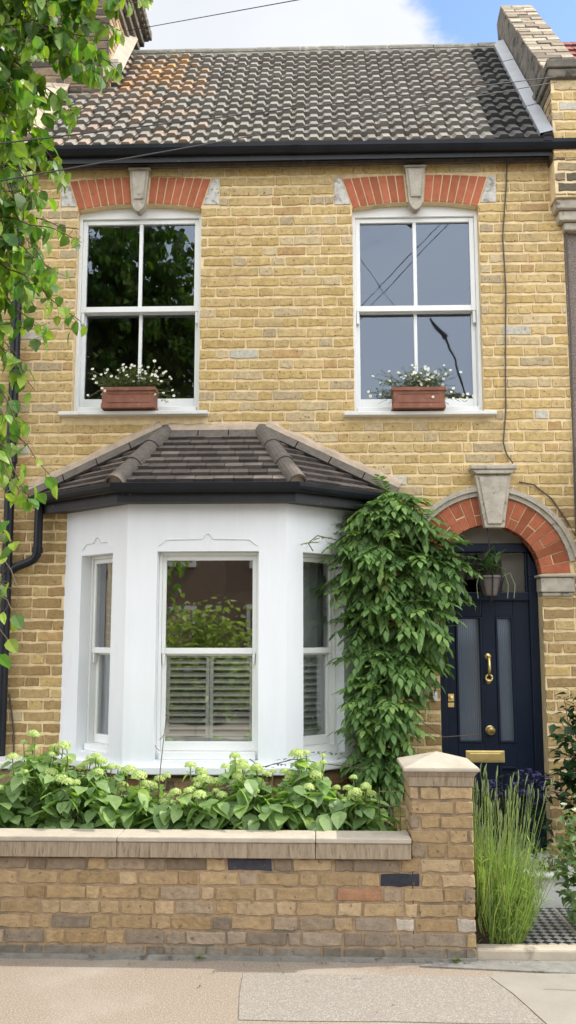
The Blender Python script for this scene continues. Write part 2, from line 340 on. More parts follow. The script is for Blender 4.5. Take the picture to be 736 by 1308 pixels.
g = MB(); g.box(1.0, 1.055, -1.236, -.562, .1, .147, (.5, .47, .4)); g.box(1.385, 1.40, -1.236, -.562, .1, .1445); structure(g.build('path_border', 'kerb'))
g = MB(); g.box(.80, 1.03, -1.245, -1.07, -.02, .150); g.box(.80, 3.0, -1.335, -1.248, -.02, .160); structure(g.build('path_step', 'kerb', bevel=.012))
g = MB(); g.box(.80, 1.56, -.558, .20, -.02, .31); g.box(.80, 1.56, -.585, -.30, .312, .34); structure(g.build('door_step', 'sill', bevel=.01))

# ------------------------------------------------------------------ THE HOUSE
H = thing('terraced_house', (0, 0, PZ), 'yellow stock brick terraced house with white bay window, navy front door and grey tiled roof', 'house')
WX0, WX1, WTOP = -2.47, 1.785, 5.20
wins = [(-1.300, 4.855, 3.330), (.722, 4.838, 3.312)]
HW = .459
DCX, DCZ, DR, DRO = 1.18, 2.15, .352, .550
def blocked(a, b):
    zc = (a + b) / 2; L_ = []
    for cx, zt, zb in wins:
        if zb - .03 < zc <= zt: L_.append((cx - HW, cx + HW))
        elif zt < zc < zt + .245:
            t = (zc - zt) / .245; w = HW + .075 * t + .006
            if zc > zt + .03: w = HW + .135
            L_.append((cx - w, cx + w))
    if zc > 3.27 and zc < 3.34:
        for cx, zt, zb in wins: L_.append((cx - .53, cx + .53))
    if zc < DCZ: L_.append((.826, 1.533))
    if DCZ <= zc < DCZ + DRO: w = sqrt(DRO ** 2 - (zc - DCZ) ** 2) + .004; L_.append((DCX - w, DCX + w))
    if 2.0 < zc < DCZ + .02: L_.append((.6, 1.74))
    if zc < 2.68: L_.append((-1.76, .30))         # bay
    return L_
def lowspecial(x, z):      # the wall beside the bay and door is browner and more weathered
    if z < 2.6 and random.random() < .75: return mulc(mixc((.34, .225, .10), (.42, .30, .14), random.random()), U(.85, 1.1))
    return None
mb = MB(); brick_wall(mb, WX0, WX1, .2, WTOP - .005, 0, blocked, special=lowspecial); mb.build('brickwork', 'brick', H)
# mortar ground of the wall, with openings
mo = MB()
def slab(x0, x1, z0, z1): mo.box(x0, x1, .0, .22, z0, z1)
A, B = wins
slab(WX0, A[0] - HW, 2.68, WTOP); slab(A[0] + HW, B[0] - HW, 2.68, WTOP); slab(B[0] + HW, WX1, 2.76, WTOP)
for cx, zt, zb in wins: slab(cx - HW, cx + HW, 2.76 if cx > 0 else 2.68, zb - .02); slab(cx - HW, cx + HW, zt + .04, WTOP)
slab(WX0, -1.76, 0, 2.68); slab(.30, .63, 0, 2.68); slab(.30, B[0] - HW, 2.68, 2.76)
slab(B[0] - HW, .63, 2.68, 2.76); slab(.63, .826, 0, DCZ)
slab(1.533, WX1, 0, DCZ)
n = 24
arc = [(DCX + (DR + .02) * cos(pi * i / n), DCZ + (DR + .02) * sin(pi * i / n)) for i in range(n + 1)]
for i in range(n):
    (xa, za), (xb, zb_) = arc[i], arc[i + 1]
    mo.prism([(xb, zb_), (xa, za), (xa, 2.76), (xb, 2.76)], 0, .22)
slab(.63, DCX - DR - .02, DCZ, 2.76); slab(DCX + DR + .02, WX1, DCZ, 2.76)
mo.build('mortar', 'mortar', H)
# short reveals in brick beside the upper windows are covered by frames; door reveal strip
MB().box(1.5345, 1.548, .004, .20, .33, 2.15).build('door_jamb', 'sill', H)

# segmental red arches with keystones, white end blocks
def red_arch(cx, zt):
    p = H; mb = MB(); nv = 7
    for sgn in (-1, 1):
        for i in range(nv):
            t0, t1 = (i + .07) / nv, (i + .93) / nv
            def pt(t, top):
                xb = .062 + (HW - .066) * t
                z = zt + .045 * (1 - t * t)
                if not top: return (cx + sgn * xb, z)
                return (cx + sgn * (.078 + (HW + .068 - .078) * t), zt + .225 + .022 * (1 - t * t))
            a, b, c, d = pt(t0, 0), pt(t1, 0), pt(t1, 1), pt(t0, 1)
            poly = [a, b, c, d] if sgn > 0 else [b, a, d, c]
            mb.prism(poly, -.009 + U(-.001, .001), .10, mulc((.40, .13, .07), U(.85, 1.15)))
        mb.build('window_arch', 'redbrick', p, bevel=.002); mb = MB()
    mj = MB(); mj.prism([(cx - HW, zt), (cx - HW * .5, zt + .035), (cx, zt + .047), (cx + HW * .5, zt + .035), (cx + HW, zt), (cx + HW + .075, zt + .236), (cx, zt + .255), (cx - HW - .075, zt + .236)], -.003, .09)
    mj.build('arch_mortar', 'mortar', p)
    kb = MB()
    kb.prism([(cx - .05, zt + .03), (cx + .05, zt + .03), (cx + .072, zt + .285), (cx - .072, zt + .285)], -.05, .02)
    kb.prism([(cx - .036, zt + .055), (cx + .036, zt + .055), (cx + .053, zt + .27), (cx - .053, zt + .27)], -.062, -.045)
    kb.box(cx - .082, cx + .082, -.06, .02, zt + .286, zt + .302)
    kb.prism([(cx - .012, zt - .042), (cx + .012, zt - .042), (cx + .04, zt - .01), (cx + .052, zt + .028), (cx - .052, zt + .028), (cx - .04, zt - .01)], -.058, .02)
    kb.build('keystone', 'stone', p, bevel=.005)
    for sgn in (-1, 1):
        xs = sorted([(cx + sgn * (HW + .012)), (cx + sgn * (HW + .128))])
        e = MB(); xi, xo = cx + sgn * (HW + .012), cx + sgn * (HW + .128); xt = cx + sgn * (HW + .078)
        poly = [(xi, zt + .03), (xo, zt + .03), (xo, zt + .232), (xt, zt + .232)]
        if sgn < 0: poly = [poly[1], poly[0], poly[3], poly[2]]
        e.prism(poly, -.008, .02); e.build('arch_end_block', 'block', p, bevel=.003)
for cx, zt, zb in wins: red_arch(cx, zt)

# ---- sash windows
def bar(mb, x0, x1, z0, z1, y0, y1): mb.box(x0, x1, y0, y1, z0, z1)
def room(T, x0, x1, z0, z1, depth=2.2, y=.24):
    m_ = MB(); m_.M = T
    m_.box(x0 - .3, x1 + .3, y + depth, y + depth + .05, z0 - .4, z1 + .3); m_.box(x0 - .35, x0 - .3, y, y + depth, z0 - .4, z1 + .3); m_.box(x1 + .3, x1 + .35, y, y + depth, z0 - .4, z1 + .3)
    m_.box(x0 - .3, x1 + .3, y, y + depth, z0 - .45, z0 - .4); m_.box(x0 - .3, x1 + .3, y, y + depth, z1 + .3, z1 + .35)
    return m_
def upper_window(cx, zt, zb):
    T = Matrix.Translation((0, 0, 0)); f = MB(); y0 = .055
    x0, x1 = cx - HW, cx + HW
    # box frame with an arched head
    f.box(x0 + .001, x0 + .024, y0, y0 + .12, zb, zt - .001); f.box(x1 - .024, x1 - .001, y0, y0 + .12, zb, zt - .001)
    f.prism([(x0 + .002, zt - .043), (x1 - .002, zt - .043), (x1 - .002, zt), (cx + .24, zt + .034), (cx, zt + .045), (cx - .24, zt + .034), (x0 + .002, zt)], y0 + .003, y0 + .11)
    f.box(x0 + .025, x1 - .025, y0 - .01, y0 + .12, zb, zb + .045)
    w = f.build('window', 'white', H, bevel=.003)
    zm = zb + (zt - zb) * .517; gx0, gx1 = x0 + .058, x1 - .058
    s = MB(); ya = y0 + .022           # upper sash (outer)
    s.box(x0 + .025, gx0, ya, ya + .045, zm - .02, zt - .045); s.box(gx1, x1 - .025, ya, ya + .045, zm - .02, zt - .045)
    s.box(gx0, gx1, ya, ya + .045, zt - .078, zt - .045); s.box(gx0, gx1, ya, ya + .045, zm - .02, zm + .022)
    s.box(cx - .013, cx + .013, ya + .004, ya + .041, zm + .022, zt - .078)
    for xx in (x0 + .028, x1 - .048): s.prism([(xx, zm - .11), (xx + .02, zm - .11), (xx + .02, zm - .021), (xx, zm - .021)], ya + .003, ya + .04)
    s.build('sash', 'white', w, bevel=.003)
    s = MB(); yb = y0 + .068
    s.box(x0 + .025, gx0 - .004, yb, yb + .045, zb + .046, zm - .022); s.box(gx1 + .004, x1 - .025, yb, yb + .045, zb + .046, zm - .022)
    s.box(gx0 - .004, gx1 + .004, yb, yb + .045, zb + .046, zb + .125); s.box(gx0 - .004, gx1 + .004, yb, yb + .045, zm - .022, zm + .012)
    s.box(cx - .012, cx + .012, yb + .004, yb + .041, zb + .125, zm - .022)
    s.build('sash', 'white', w, bevel=.003)
    MB().add([(gx0 - .005, ya + .02, zm), (gx1 + .005, ya + .02, zm), (gx1 + .005, ya + .02, zt - .06), (gx0 - .005, ya + .02, zt - .06)], [(0, 1, 2, 3)]).build('pane', 'glass', w)
    MB().add([(gx0 - .005, yb + .02, zb + .11), (gx1 + .005, yb + .02, zb + .11), (gx1 + .005, yb + .02, zm - .01), (gx0 - .005, yb + .02, zm - .01)], [(0, 1, 2, 3)]).build('pane', 'glass', w)
    sl = MB(); sl.prismx([(-.075, zb - .040), (.05, zb - .040), (.05, zb - .004), (-.075, zb - .014)], cx - .53, cx + .53)
    sl.build('sill', 'sill', w, bevel=.004)
    room(None, x0, x1, zb, zt).build('room_lining', 'room', w)
for cx, zt, zb in wins: upper_window(cx, zt, zb)
# a pale curtain edge inside the left upper window
# ---- eaves: fascia, gutter
MB().box(WX0 - .6, 1.70, -.085, .02, WTOP - .002, WTOP + .06).build('fascia', 'fascia', H, bevel=.004)
MB().box(WX0 - .6, 1.70, -.03, .02, WTOP - .03, WTOP - .004).build('eaves_board', 'hip', H)
gp = [(.0, .0)] + [(.055 - .055 * cos(pi * i / 8), -.055 * sin(pi * i / 8) * 1.15) for i in range(1, 8)] + [(.11, 0), (.104, .004), (.098, -.002)] + [(.055 + .047 * cos(pi * i / 8), -.047 * sin(pi * i / 8) * 1.15) for i in range(1, 8)] + [(.006, 0)]
gut = MB(); gut.sweep(gp, [(-3.4, -.087, WTOP + .062), (-.3, -.087, WTOP + .055), (3.2, -.087, WTOP + .04)], closed=True)
for x in (-2.25, -.18, 1.62): gut.sweep([(a * 1.04, b * 1.06 - .002) for a, b in gp], [(x, -.0868, WTOP + .059), (x + .06, -.0868, WTOP + .059)])
gb = gut.build('gutter', 'black', H, smooth=False)
for x in [-2.9 + .55 * i for i in range(9)]:
    MB().box(x, x + .022, -.15, -.088, WTOP - .005, WTOP + .02).build('gutter_bracket', 'black', gb)
# ---- main roof
E0 = Vector((0, -.145, 5.245)); E1 = Vector((0, 1.32, 6.985)); SL_ = (E1 - E0); slen = SL_.length; sv = SL_.normalized(); sn = Vector((0, -sv.z, sv.y))
ROWS = 15; G_ = slen / ROWS; PW = .1045
rt = MB(); rng = random.Random(5)
prof = [(0, 0), (.22, 0), (.38, .021), (.84, .021), (.99, 0)]
def tilecol(x, t):
    c = mixc((.20, .185, .162), (.255, .237, .207), rng.random())
    if rng.random() < .06: c = (.19, .165, .14)
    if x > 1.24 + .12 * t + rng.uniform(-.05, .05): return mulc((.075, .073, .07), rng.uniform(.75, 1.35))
    d = ((x + 1.35) / .36) ** 2 + ((t - .66) / .30) ** 2
    if d < 1 and rng.random() < .95 - d * .8: c = mixc(c, mixc((.46, .27, .10), (.36, .22, .13), rng.random()), rng.uniform(.35, .9))
    elif x < -.9 and rng.random() < .35: c = mixc(c, (.32, .24, .18), .7)
    return mulc(c, rng.uniform(.91, 1.08))
for r in range(ROWS):
    for k in range(int((1.70 + 2.9) / PW)):
        x = -2.9 + k * PW
        if x + PW > 1.70: break
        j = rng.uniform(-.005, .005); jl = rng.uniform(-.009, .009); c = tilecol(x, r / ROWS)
        lo, hi = r * G_ + jl - .012, (r + 1) * G_ + .02; vs = []
        for pu, ph in prof: 
            p = E0 + sv * lo + sn * (ph + .046 + j); vs.append((x + pu * PW, p.y, p.z))
        for pu, ph in prof:
            p = E0 + sv * hi + sn * (ph + .008 + j); vs.append((x + pu * PW, p.y, p.z))
        for pu, ph in prof:
            p = E0 + sv * lo + sn * (ph + .046 + j - .044); vs.append((x + pu * PW, p.y, p.z))
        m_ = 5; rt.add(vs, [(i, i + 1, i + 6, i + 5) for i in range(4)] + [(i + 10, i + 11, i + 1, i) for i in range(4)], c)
        # sides of roll/lap
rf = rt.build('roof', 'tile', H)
ub = MB(); a = E0 - sn * .02; b = E1 - sn * .02
ub.prismx([(a.y, a.z), (b.y, b.z), (b.y, b.z - .08), (a.y, a.z - .08)], WX0 - .5, 1.72); ub.build('roof_underlay', 'fascia', rf)
bk = MB(); bk.prismx([(1.33, 6.95), (3.4, 5.1), (3.3, 5.0), (1.25, 6.88)], WX0 - .5, 1.72); bk.build('rear_slope', 'ridge', rf)
rg = MB(); x = -1.735
while x < 1.72:
    w = .40; tilt = U(-.003, .003)
    pts = []
    for i in range(9):
        t = pi * i / 8; pts.append((-.085 * cos(t), .075 * sin(t)))
    poly = [(1.325 + a_, 6.975 + tilt + b_) for a_, b_ in pts][::-1]
    rg.prismx(poly, x, min(x + w - .006, 1.715)); x += w
rg.build('ridge_tiles', 'ridge', rf, bevel=.004)
mb = MB(); mb.prismx([(1.23, 6.93), (1.25, 6.985), (1.33, 7.02), (1.34, 6.95)], -1.735, 1.71); mb.build('ridge_bedding', 'ridge', rf)
# lead/mortar flashing strip against the right party wall
fl = MB()
for i in range(4):
    a = E0 + sv * (slen * (i / 4) + .01); b = E0 + sv * (slen * ((i + 1) / 4) + .02)
    o1 = sn * (.062 + .004 * (i % 2)); o2 = sn * .075
    fl.add([tuple(Vector((1.60, 0, 0)) + a + o1), tuple(Vector((1.69, 0, 0)) + a + o1 + sn * .02), tuple(Vector((1.69, 0, 0)) + b + o1 + sn * .02), tuple(Vector((1.60, 0, 0)) + b + o1),
            tuple(Vector((1.60, 0, 0)) + a), tuple(Vector((1.60, 0, 0)) + b)], [(0, 1, 2, 3), (0, 3, 5, 4)])
fl.build('flashing', 'lead', rf)
# left verge: pale mortar weathering of the party wall (partly behind the tree)
lv = MB(); a = E0 + sv * .10; b = E0 + sv * (slen * .72)
for (xx0, xx1, hh) in ((-2.36, -2.06, .09),):
    pa, pb = a + sn * hh, b + sn * hh
    lv.add([(xx0, a.y, a.z), (xx1, a.y, a.z), (xx1 + .03, pa.y, pa.z), (xx0, pa.y, pa.z + .03), (xx0, b.y, b.z), (xx1, b.y, b.z), (xx1 + .03, pb.y, pb.z), (xx0, pb.y, pb.z + .03)],
           [(0, 1, 2, 3), (4, 7, 6, 5), (1, 5, 6, 2), (2, 6, 7, 3), (0, 3, 7, 4)])
lv.build('verge_fillet', 'fillet', rf)
# chimney on the left party wall
ch = MB(); CX1, CX0, CY0, CY1 = -1.715, -2.55, .60, 1.42
ch.box(CX0, CX1, CY0, CY1, 6.0, 8.0)
CH = ch.build('chimney', 'gmortar', H)
cb = MB(); nohole = lambda a, b: []
def pal_shaded(): return mulc(random.choice([(.11, .09, .07), (.16, .12, .085), (.08, .07, .06), (.20, .15, .10)]), U(.8, 1.2))  # chimney front: shade painted into the brick colours
def pal_sunlit(): return mulc(random.choice([(.40, .29, .18), (.46, .34, .20), (.30, .21, .14)]), U(.85, 1.15))  # chimney right side: sunlight painted into the brick colours
brick_wall(cb, CX0, CX1, 6.15, 7.62, CY0, nohole, pal=pal_shaded)
brick_wall(cb, CY0, CY1, 6.15, 7.62, -CX1, nohole, pal=pal_sunlit, fx=lambda x, y, z: (-y, x, z))
cb.build('chimney_brickwork', 'brick', CH)
oc = MB()
for i, o_ in enumerate((.035, .07, .105, .14)):
    z = 7.08 + i * .078
    oc.box(CX0 - o_, CX1 + o_, CY0 - o_, CY1 + o_, z, z + .07)
for i in range(14):
    oc.box(CX1 + .14, CX1 + .17, CY0 - .14 + i * .08, CY0 - .14 + i * .08 + .055, 7.32, 7.40)
oc.build('oversailing_courses', 'parapet', CH, bevel=.008)
MB().box(CX1 - .02, CX1 + .10, CY0 - .09, CY0 - .02, 6.27, 6.42).build('chimney_flashing', 'coping', CH)
st_ = MB(); st_.add([(CX1 - .01, .62, 6.30), (CX1 + .09, .62, 6.33), (CX1 + .09, 1.30, 7.16), (CX1 + .0, 1.30, 7.30), (CX1 + .0, .62, 6.50)], [(0, 1, 2, 3, 4)])
st_.build('chimney_soaker', 'coping', CH)
for i in range(3): MB().lathe([(.10, 0), (.11, .03), (.085, .06), (.08, .32), (.10, .34), (.10, .38), (.07, .38), (.07, .1)], (-2.35 + .22 * i, 1.0, 8.0), 16).build('chimney_pot', 'terracotta', CH, smooth=False)

# ---- the bay
BL, BR, FL, FR, BY = -1.765, .315, -1.235, -.205, -.45
BZ0, BZ1 = .915, 2.70
def facet(p, q):       # local x along p->q, y inward, z up
    p = Vector((p[0], p[1], 0)); q = Vector((q[0], q[1], 0)); d = (q - p); L_ = d.length; d.normalize()
    nrm = Vector((d.y, -d.x, 0))   # outward for left->right travel
    T = Matrix(((d.x, -nrm.x, 0, p.x), (d.y, -nrm.y, 0, p.y), (0, 0, 1, 0), (0, 0, 0, 1)))
    return T, L_
facets = {'left': ((BL, 0), (FL, BY)), 'front': ((FL, BY), (FR, BY)), 'right': ((FR, BY), (BR, 0))}
opens = {'left': (.195, .545, .985, 2.285), 'front': (.198, .856, .965, 2.285), 'right': (.145, .50, .985, 2.285)}
bay = MB(); th = .16
for key, (p, q) in facets.items():
    T, L_ = facet(p, q); o0, o1, oz0, oz1 = opens[key]; bay.M = T
    m0, m1 = (0 if key != 'front' else .06), (L_ if key != 'front' else L_ - .06)
    e0 = 0.0; e1 = L_
    bay.box(e0 + .0, o0, 0, th, BZ0, BZ1); bay.box(o1, e1, 0, th, BZ0, BZ1)
    bay.box(o0, o1, 0, th, oz1, BZ1); bay.box(o0, o1, 0, th, BZ0, oz0)
bay.M = None
BAY = bay.build('bay', 'render', H)
# moulded heads over the bay windows (thin raised lines)
for key, (p, q) in facets.items():
    ml = MB()
    T, L_ = facet(p, q); o0, o1, oz0, oz1 = opens[key]; ml.M = T; c = (o0 + o1) / 2; w = (o1 - o0) / 2; zz = oz1 + .012; k = .06
    pts = [(c - w + .01, zz + .02), (c - w + k, zz + k), (c - .035, zz + k + .004), (c - .008, zz + k + .038), (c + .008, zz + k + .038), (c + .035, zz + k + .004), (c + w - k, zz + k), (c + w - .01, zz + .02)]
    up = [(x, z + .007) for x, z in pts]
    for i in range(len(pts) - 1): ml.prism([pts[i], pts[i + 1], up[i + 1], up[i]], -.009, .002)
    ml.M = None; ml.build('window_moulding', 'render', BAY, bevel=.002)
# string sill of the bay and brick base
def offs(d): 
    T = []
    k = .4142
    s2 = d * .43
    return [(BL - d * .6, 0.0), (FL - s2, BY - d), (FR + s2, BY - d), (BR + d * .6, 0.0)]
MB().prismz(offs(.045) + [(BR, .1), (BL, .1)], .885, .935).build('bay_sill', 'render', BAY, bevel=.008)
bb = MB()
bb.prismz([(BL + .03, 0), (FL + .012, BY + .03), (FR - .012, BY + .03), (BR - .03, 0), (BR, .1), (BL, .1)], .2, .884)
bb.build('bay_base', 'gmortar', BAY)
bb = MB()
def pal_base(): return mulc(random.choice([(.22, .11, .07), (.28, .15, .08), (.16, .11, .08), (.30, .19, .11)]), U(.8, 1.2))
T, L_ = facet((FL + .012, BY + .03), (FR - .012, BY + .03)); bb.M = T; brick_wall(bb, 0, L_, .3, .88, 0, nohole, pal=pal_base)
T, L_ = facet((BL + .03, 0), (FL + .012, BY + .03)); bb.M = T; brick_wall(bb, 0, L_, .3, .88, 0, nohole, pal=pal_base)
T, L_ = facet((FR - .012, BY + .03), (BR - .03, 0)); bb.M = T; brick_wall(bb, 0, L_, .3, .88, 0, nohole, pal=pal_base)
bb.M = None; bb.build('bay_base_brickwork', 'gbrick', BAY)
def shutters(T, x0, x1, z0, z1, y, split, parent):
    m_ = MB(); m_.M = T; segs = [(x0, (x0 + x1) / 2 - .002), ((x0 + x1) / 2 + .002, x1)] if split else [(x0, x1)]
    for a, b in segs:
        m_.box(a, a + .022, y, y + .03, z0, z1); m_.box(b - .022, b, y, y + .03, z0, z1)
        m_.box(a + .022, b - .022, y, y + .03, z1 - .035, z1); m_.box(a + .022, b - .022, y, y + .03, z0, z0 + .03)
        z = z0 + .045
        while z < z1 - .05:
            m_.add([(a + .022, y - .006, z - .009), (b - .022, y - .006, z - .009), (b - .022, y + .034, z + .008), (a + .022, y + .034, z + .008),
                    (a + .022, y - .006, z + .003), (b - .022, y - .006, z + .003), (b - .022, y + .034, z + .015), (a + .022, y + .034, z + .015)],
                   [(0, 3, 2, 1), (4, 5, 6, 7), (0, 1, 5, 4), (2, 3, 7, 6)]); z += .042
    m_.M = None; return m_.build('shutter', 'white', parent)
def bay_window(key):
    p, q = facets[key]; T, L_ = facet(p, q); o0, o1, z0, z1 = opens[key]; y = .085 if key == 'front' else .08
    f = MB(); f.M = T; big = key == 'front'; w0 = .020
    f.box(o0 + .001, o0 + w0, y, y + .07, z0 + .001, z1 - .001); f.box(o1 - w0, o1 - .001, y, y + .07, z0 + .001, z1 - .001)
    f.box(o0 + w0, o1 - w0, y, y + .07, z1 - .022, z1 - .001); f.box(o0 + w0, o1 - w0, y - .03, y + .07, z0 + .001, z0 + .045)
    f.M = None; W = f.build('window', 'white', H, bevel=.003)
    zm = 1.645; sx = .026; a, b = o0 + w0, o1 - w0
    s = MB(); s.M = T; ys = y + .010
    s.box(a + .001, a + sx, ys, ys + .035, zm - .018, z1 - .023); s.box(b - sx, b - .001, ys, ys + .035, zm - .018, z1 - .023); s.box(a + sx, b - sx, ys, ys + .035, z1 - .052, z1 - .023); s.box(a + sx, b - sx, ys, ys + .035, zm - .018, zm + .02)
    for xx in (a + .006, b - .026): s.prism([(xx + .004, zm - .085), (xx + .014, zm - .085), (xx + .02, zm - .0185), (xx, zm - .0185)], ys + .003, ys + .03)
    s.M = None; s.build('sash', 'white', W, bevel=.003)
    s = MB(); s.M = T; yb = y + .046
    s.box(a + .001, a + sx + .002, yb, yb + .035, z0 + .046, zm - .0185); s.box(b - sx - .002, b - .001, yb, yb + .035, z0 + .046, zm - .0185); s.box(a + sx, b - sx, yb, yb + .035, z0 + .046, z0 + .105); s.box(a + sx, b - sx, yb, yb + .035, zm - .03, zm + .012)
    s.M = None; s.build('sash', 'white', W, bevel=.003)
    g_ = MB(); g_.M = T; g_.add([(a + sx - .004, ys + .014, zm), (b - sx + .004, ys + .014, zm), (b - sx + .004, ys + .014, z1 - .04), (a + sx - .004, ys + .014, z1 - .04)], [(0, 1, 2, 3)]); g_.M = None; g_.build('pane', 'bayglass', W)
    g_ = MB(); g_.M = T; g_.add([(a + sx - .004, yb + .014, z0 + .09), (b - sx + .004, yb + .014, z0 + .09), (b - sx + .004, yb + .014, zm - .01), (a + sx - .004, yb + .014, zm - .01)], [(0, 1, 2, 3)]); g_.M = None; g_.build('pane', 'bayglass', W)
    if key != 'left': shutters(T, a + .025, b - .025, z0 + .10, zm - .01, y + .085, big, W)
    if True:
        c_ = MB(); c_.M = T; sp = {'left': [(a - .02, a + .19)], 'front': [], 'right': [(a + .06, b + .08)]}[key]
        for c0, c1 in sp:
            n = 26; vs = []
            for i in range(n + 1):
                x = c0 + (c1 - c0) * i / n; yy = y + .135 + .022 * sin(i * 1.5) + .01 * sin(i * .7)
                vs += [(x, yy, z0 - .1), (x, yy, z1 + .05)]
            c_.add(vs, [(2 * i, 2 * i + 2, 2 * i + 3, 2 * i + 1) for i in range(n)])
        c_.M = None
        if sp: c_.build('curtain', 'curtain', W, smooth=True)
for k in facets: bay_window(k)
# room behind the bay
m_ = MB(); m_.box(-1.75, .30, 2.2, 2.25, .6, 2.75); m_.box(-1.80, -1.75, .22, 2.2, .6, 2.75); m_.box(.30, .35, .22, 2.2, .6, 2.75); m_.box(-1.75, .30, -.3, 2.2, .60, .64)
m_.prismz([(BL + .1, .05), (FL + .1, BY + .1), (FR - .1, BY + .1), (BR - .1, .05), (BR - .1, 2.2), (BL + .1, 2.2)], 2.66, 2.69)
m_.build('room_lining', 'room', BAY)

# ---- bay roof
zE, zT = 2.712, 3.150
def pt_(x, y, z): return Vector((x, y, z))
eL, eFL, eFR, eR = pt_(-1.975, -.0, zE), pt_(-1.285, -.585, zE), pt_(-.135, -.585, zE), pt_(.515, -.0, zE)
tL, tR = pt_(-1.075, -.02, zT), pt_(-.385, -.02, zT)
def tile_plane(mb, bl, br, tl, tr, rows, w, t=.016, seed=1):
    rn = random.Random(seed); nrm = (br - bl).cross(tl - bl).normalized()
    for r in range(rows):
        a0, a1 = bl.lerp(tl, max(0, r / rows - .0)), bl.lerp(tl, (r + 1) / rows); b0, b1 = br.lerp(tr, r / rows), br.lerp(tr, (r + 1) / rows)
        L0 = (b0 - a0).length; d0 = (b0 - a0).normalized(); L1 = (b1 - a1).length; off = (tl - bl).dot(d0) / rows   # shear of left edge along row
        x = -w * (.5 if r % 2 else 0)
        while x < L0:
            l, r_ = max(x + .002, 0), min(x + w - .002, L0)
            if r_ - l > .008:
                # upper edge points clipped to the row above
                lu, ru = min(max(l - off, 0), L1), min(max(r_ - off, 0), L1)
                j = rn.uniform(-.002, .003)
                P = [a0 + d0 * l + nrm * (t + .012 + j), a0 + d0 * r_ + nrm * (t + .012 + j), a1 + d0 * ru + nrm * (.006), a1 + d0 * lu + nrm * (.006), a0 + d0 * l + nrm * .002, a0 + d0 * r_ + nrm * .002]
                c = mulc(random.choice([(.105, .088, .078), (.12, .10, .088), (.09, .078, .07), (.15, .125, .11)]), rn.uniform(.85, 1.2))
                mb.add([tuple(p) for p in P], [(0, 1, 2, 3), (4, 5, 1, 0), (4, 0, 3), (5, 2, 1)], c)
            x += w
br_ = MB()
tile_plane(br_, eFL, eFR, tL, tR, 8, .125, seed=1)
tile_plane(br_, eL, eFL, tL, tL + Vector((.002, 0, 0)), 8, .125, seed=2)
tile_plane(br_, eFR, eR, tR, tR + Vector((.002, 0, 0)), 8, .125, seed=3)
BRF = br_.build('bay_roof', 'slate', H)
ur = MB(); dz = Vector((0, 0, -.004)); P = [eL + dz, eFL + dz, eFR + dz, eR + dz, tR + dz, tL + dz]
ur.add([tuple(p) for p in P], [(0, 1, 5), (1, 2, 4, 5), (2, 3, 4)]); ur.add([tuple(p - Vector((0, 0, .03))) for p in P], [(0, 1, 5), (1, 2, 4, 5), (2, 3, 4)])
ur.build('roof_underlay', 'fascia', BRF)
# half-round hip tiles
for a, b in ((eFL, tL), (eFR, tR)):
    hp = MB(); d = (b - a); Lh = d.length; d.normalize(); side = d.cross(Vector((0, 0, 1))).normalized(); upv = side.cross(d).normalized()
    nseg = 3
    for s_ in range(nseg):
        p0 = a + d * (-.03 + (Lh + .07) * s_ / nseg); p1 = a + d * (-.03 + (Lh + .07) * (s_ + 1) / nseg + .01)
        vs = []; r0, r1 = .068, .058
        for p, r in ((p0, r0), (p1, r1)):
            for i in range(11):
                t = pi * (i / 10 * 1.16 - .08); vs.append(tuple(p + side * (-cos(t) * r) + upv * (sin(t) * r + .004)))
            for i in range(11):
                t = pi * (1.08 - i / 10 * 1.16); vs.append(tuple(p + side * (-cos(t) * (r - .014)) + upv * (sin(t) * (r - .014) + .004)))
        n = 22; hp.add(vs, [(i, (i + 1) % n, (i + 1) % n + n, i + n) for i in range(n)] + [tuple(range(n - 1, -1, -1)), tuple(range(n, 2 * n))])
    hp.build('hip_tiles', 'hip', BRF)
    q = MB(); c = a - d * .012; vs = [tuple(c + side * (-cos(t) * .052) + upv * (sin(t) * .052 + .002)) for t in [pi * i / 10 for i in range(11)]]
    vs += [tuple(Vector(v) + d * .05) for v in vs]; q.add(vs, [tuple(range(11)), tuple(range(21, 10, -1))] + [(i, i + 11, i + 12, i + 1) for i in range(10)])
    q.build('hip_mortar_end', 'fillet', BRF)
# abutment slabs + mortar fillet against the wall
def abut(a, b, nseg, name='abutment_slabs'):
    s = MB(); f = MB(); d = (b - a); L_ = d.length; d.normalize(); up = Vector((0, 0, 1)); q = (up - d * up.dot(d)).normalized(); outw = Vector((0, -1, 0))
    for i in range(nseg):
        p0 = a + d * (L_ * i / nseg + .004); p1 = a + d * (L_ * (i + 1) / nseg - .004); vs = []
        for p in (p0, p1): vs += [tuple(p + outw * .085 + q * .028), tuple(p + outw * .03 + q * .105), tuple(p + outw * .012 + q * .10), tuple(p + outw * .06 + q * .015)]
        s.add(vs, [(0, 4, 5, 1), (1, 5, 6, 2), (2, 6, 7, 3), (3, 7, 4, 0), (0, 1, 2, 3), (7, 6, 5, 4)])
    m = 16; rr = random.Random(int(a.x * 100))
    rows = []
    for i in range(m + 1):
        p = a + d * (L_ * i / m); h = rr.uniform(-.007, .007)
        rows.append([tuple(p + outw * .045 + q * .086), tuple(p + outw * .035 + q * (.118 + h)), tuple(p + outw * .004 + q * (.142 + h)), tuple(p + q * (.145 + h) - outw * .01), tuple(p - outw * .01 + q * .05)])
    vs = [v for r in rows for v in r]; f.add(vs, [(i * 5 + j, (i + 1) * 5 + j, (i + 1) * 5 + (j + 1) % 5, i * 5 + (j + 1) % 5) for i in range(m) for j in range(5)] + [(0, 1, 2, 3, 4), tuple(m * 5 + j for j in (4, 3, 2, 1, 0))])
    s.build(name, 'hip', BRF); f.build('mortar_fillet', 'fillet', BRF)
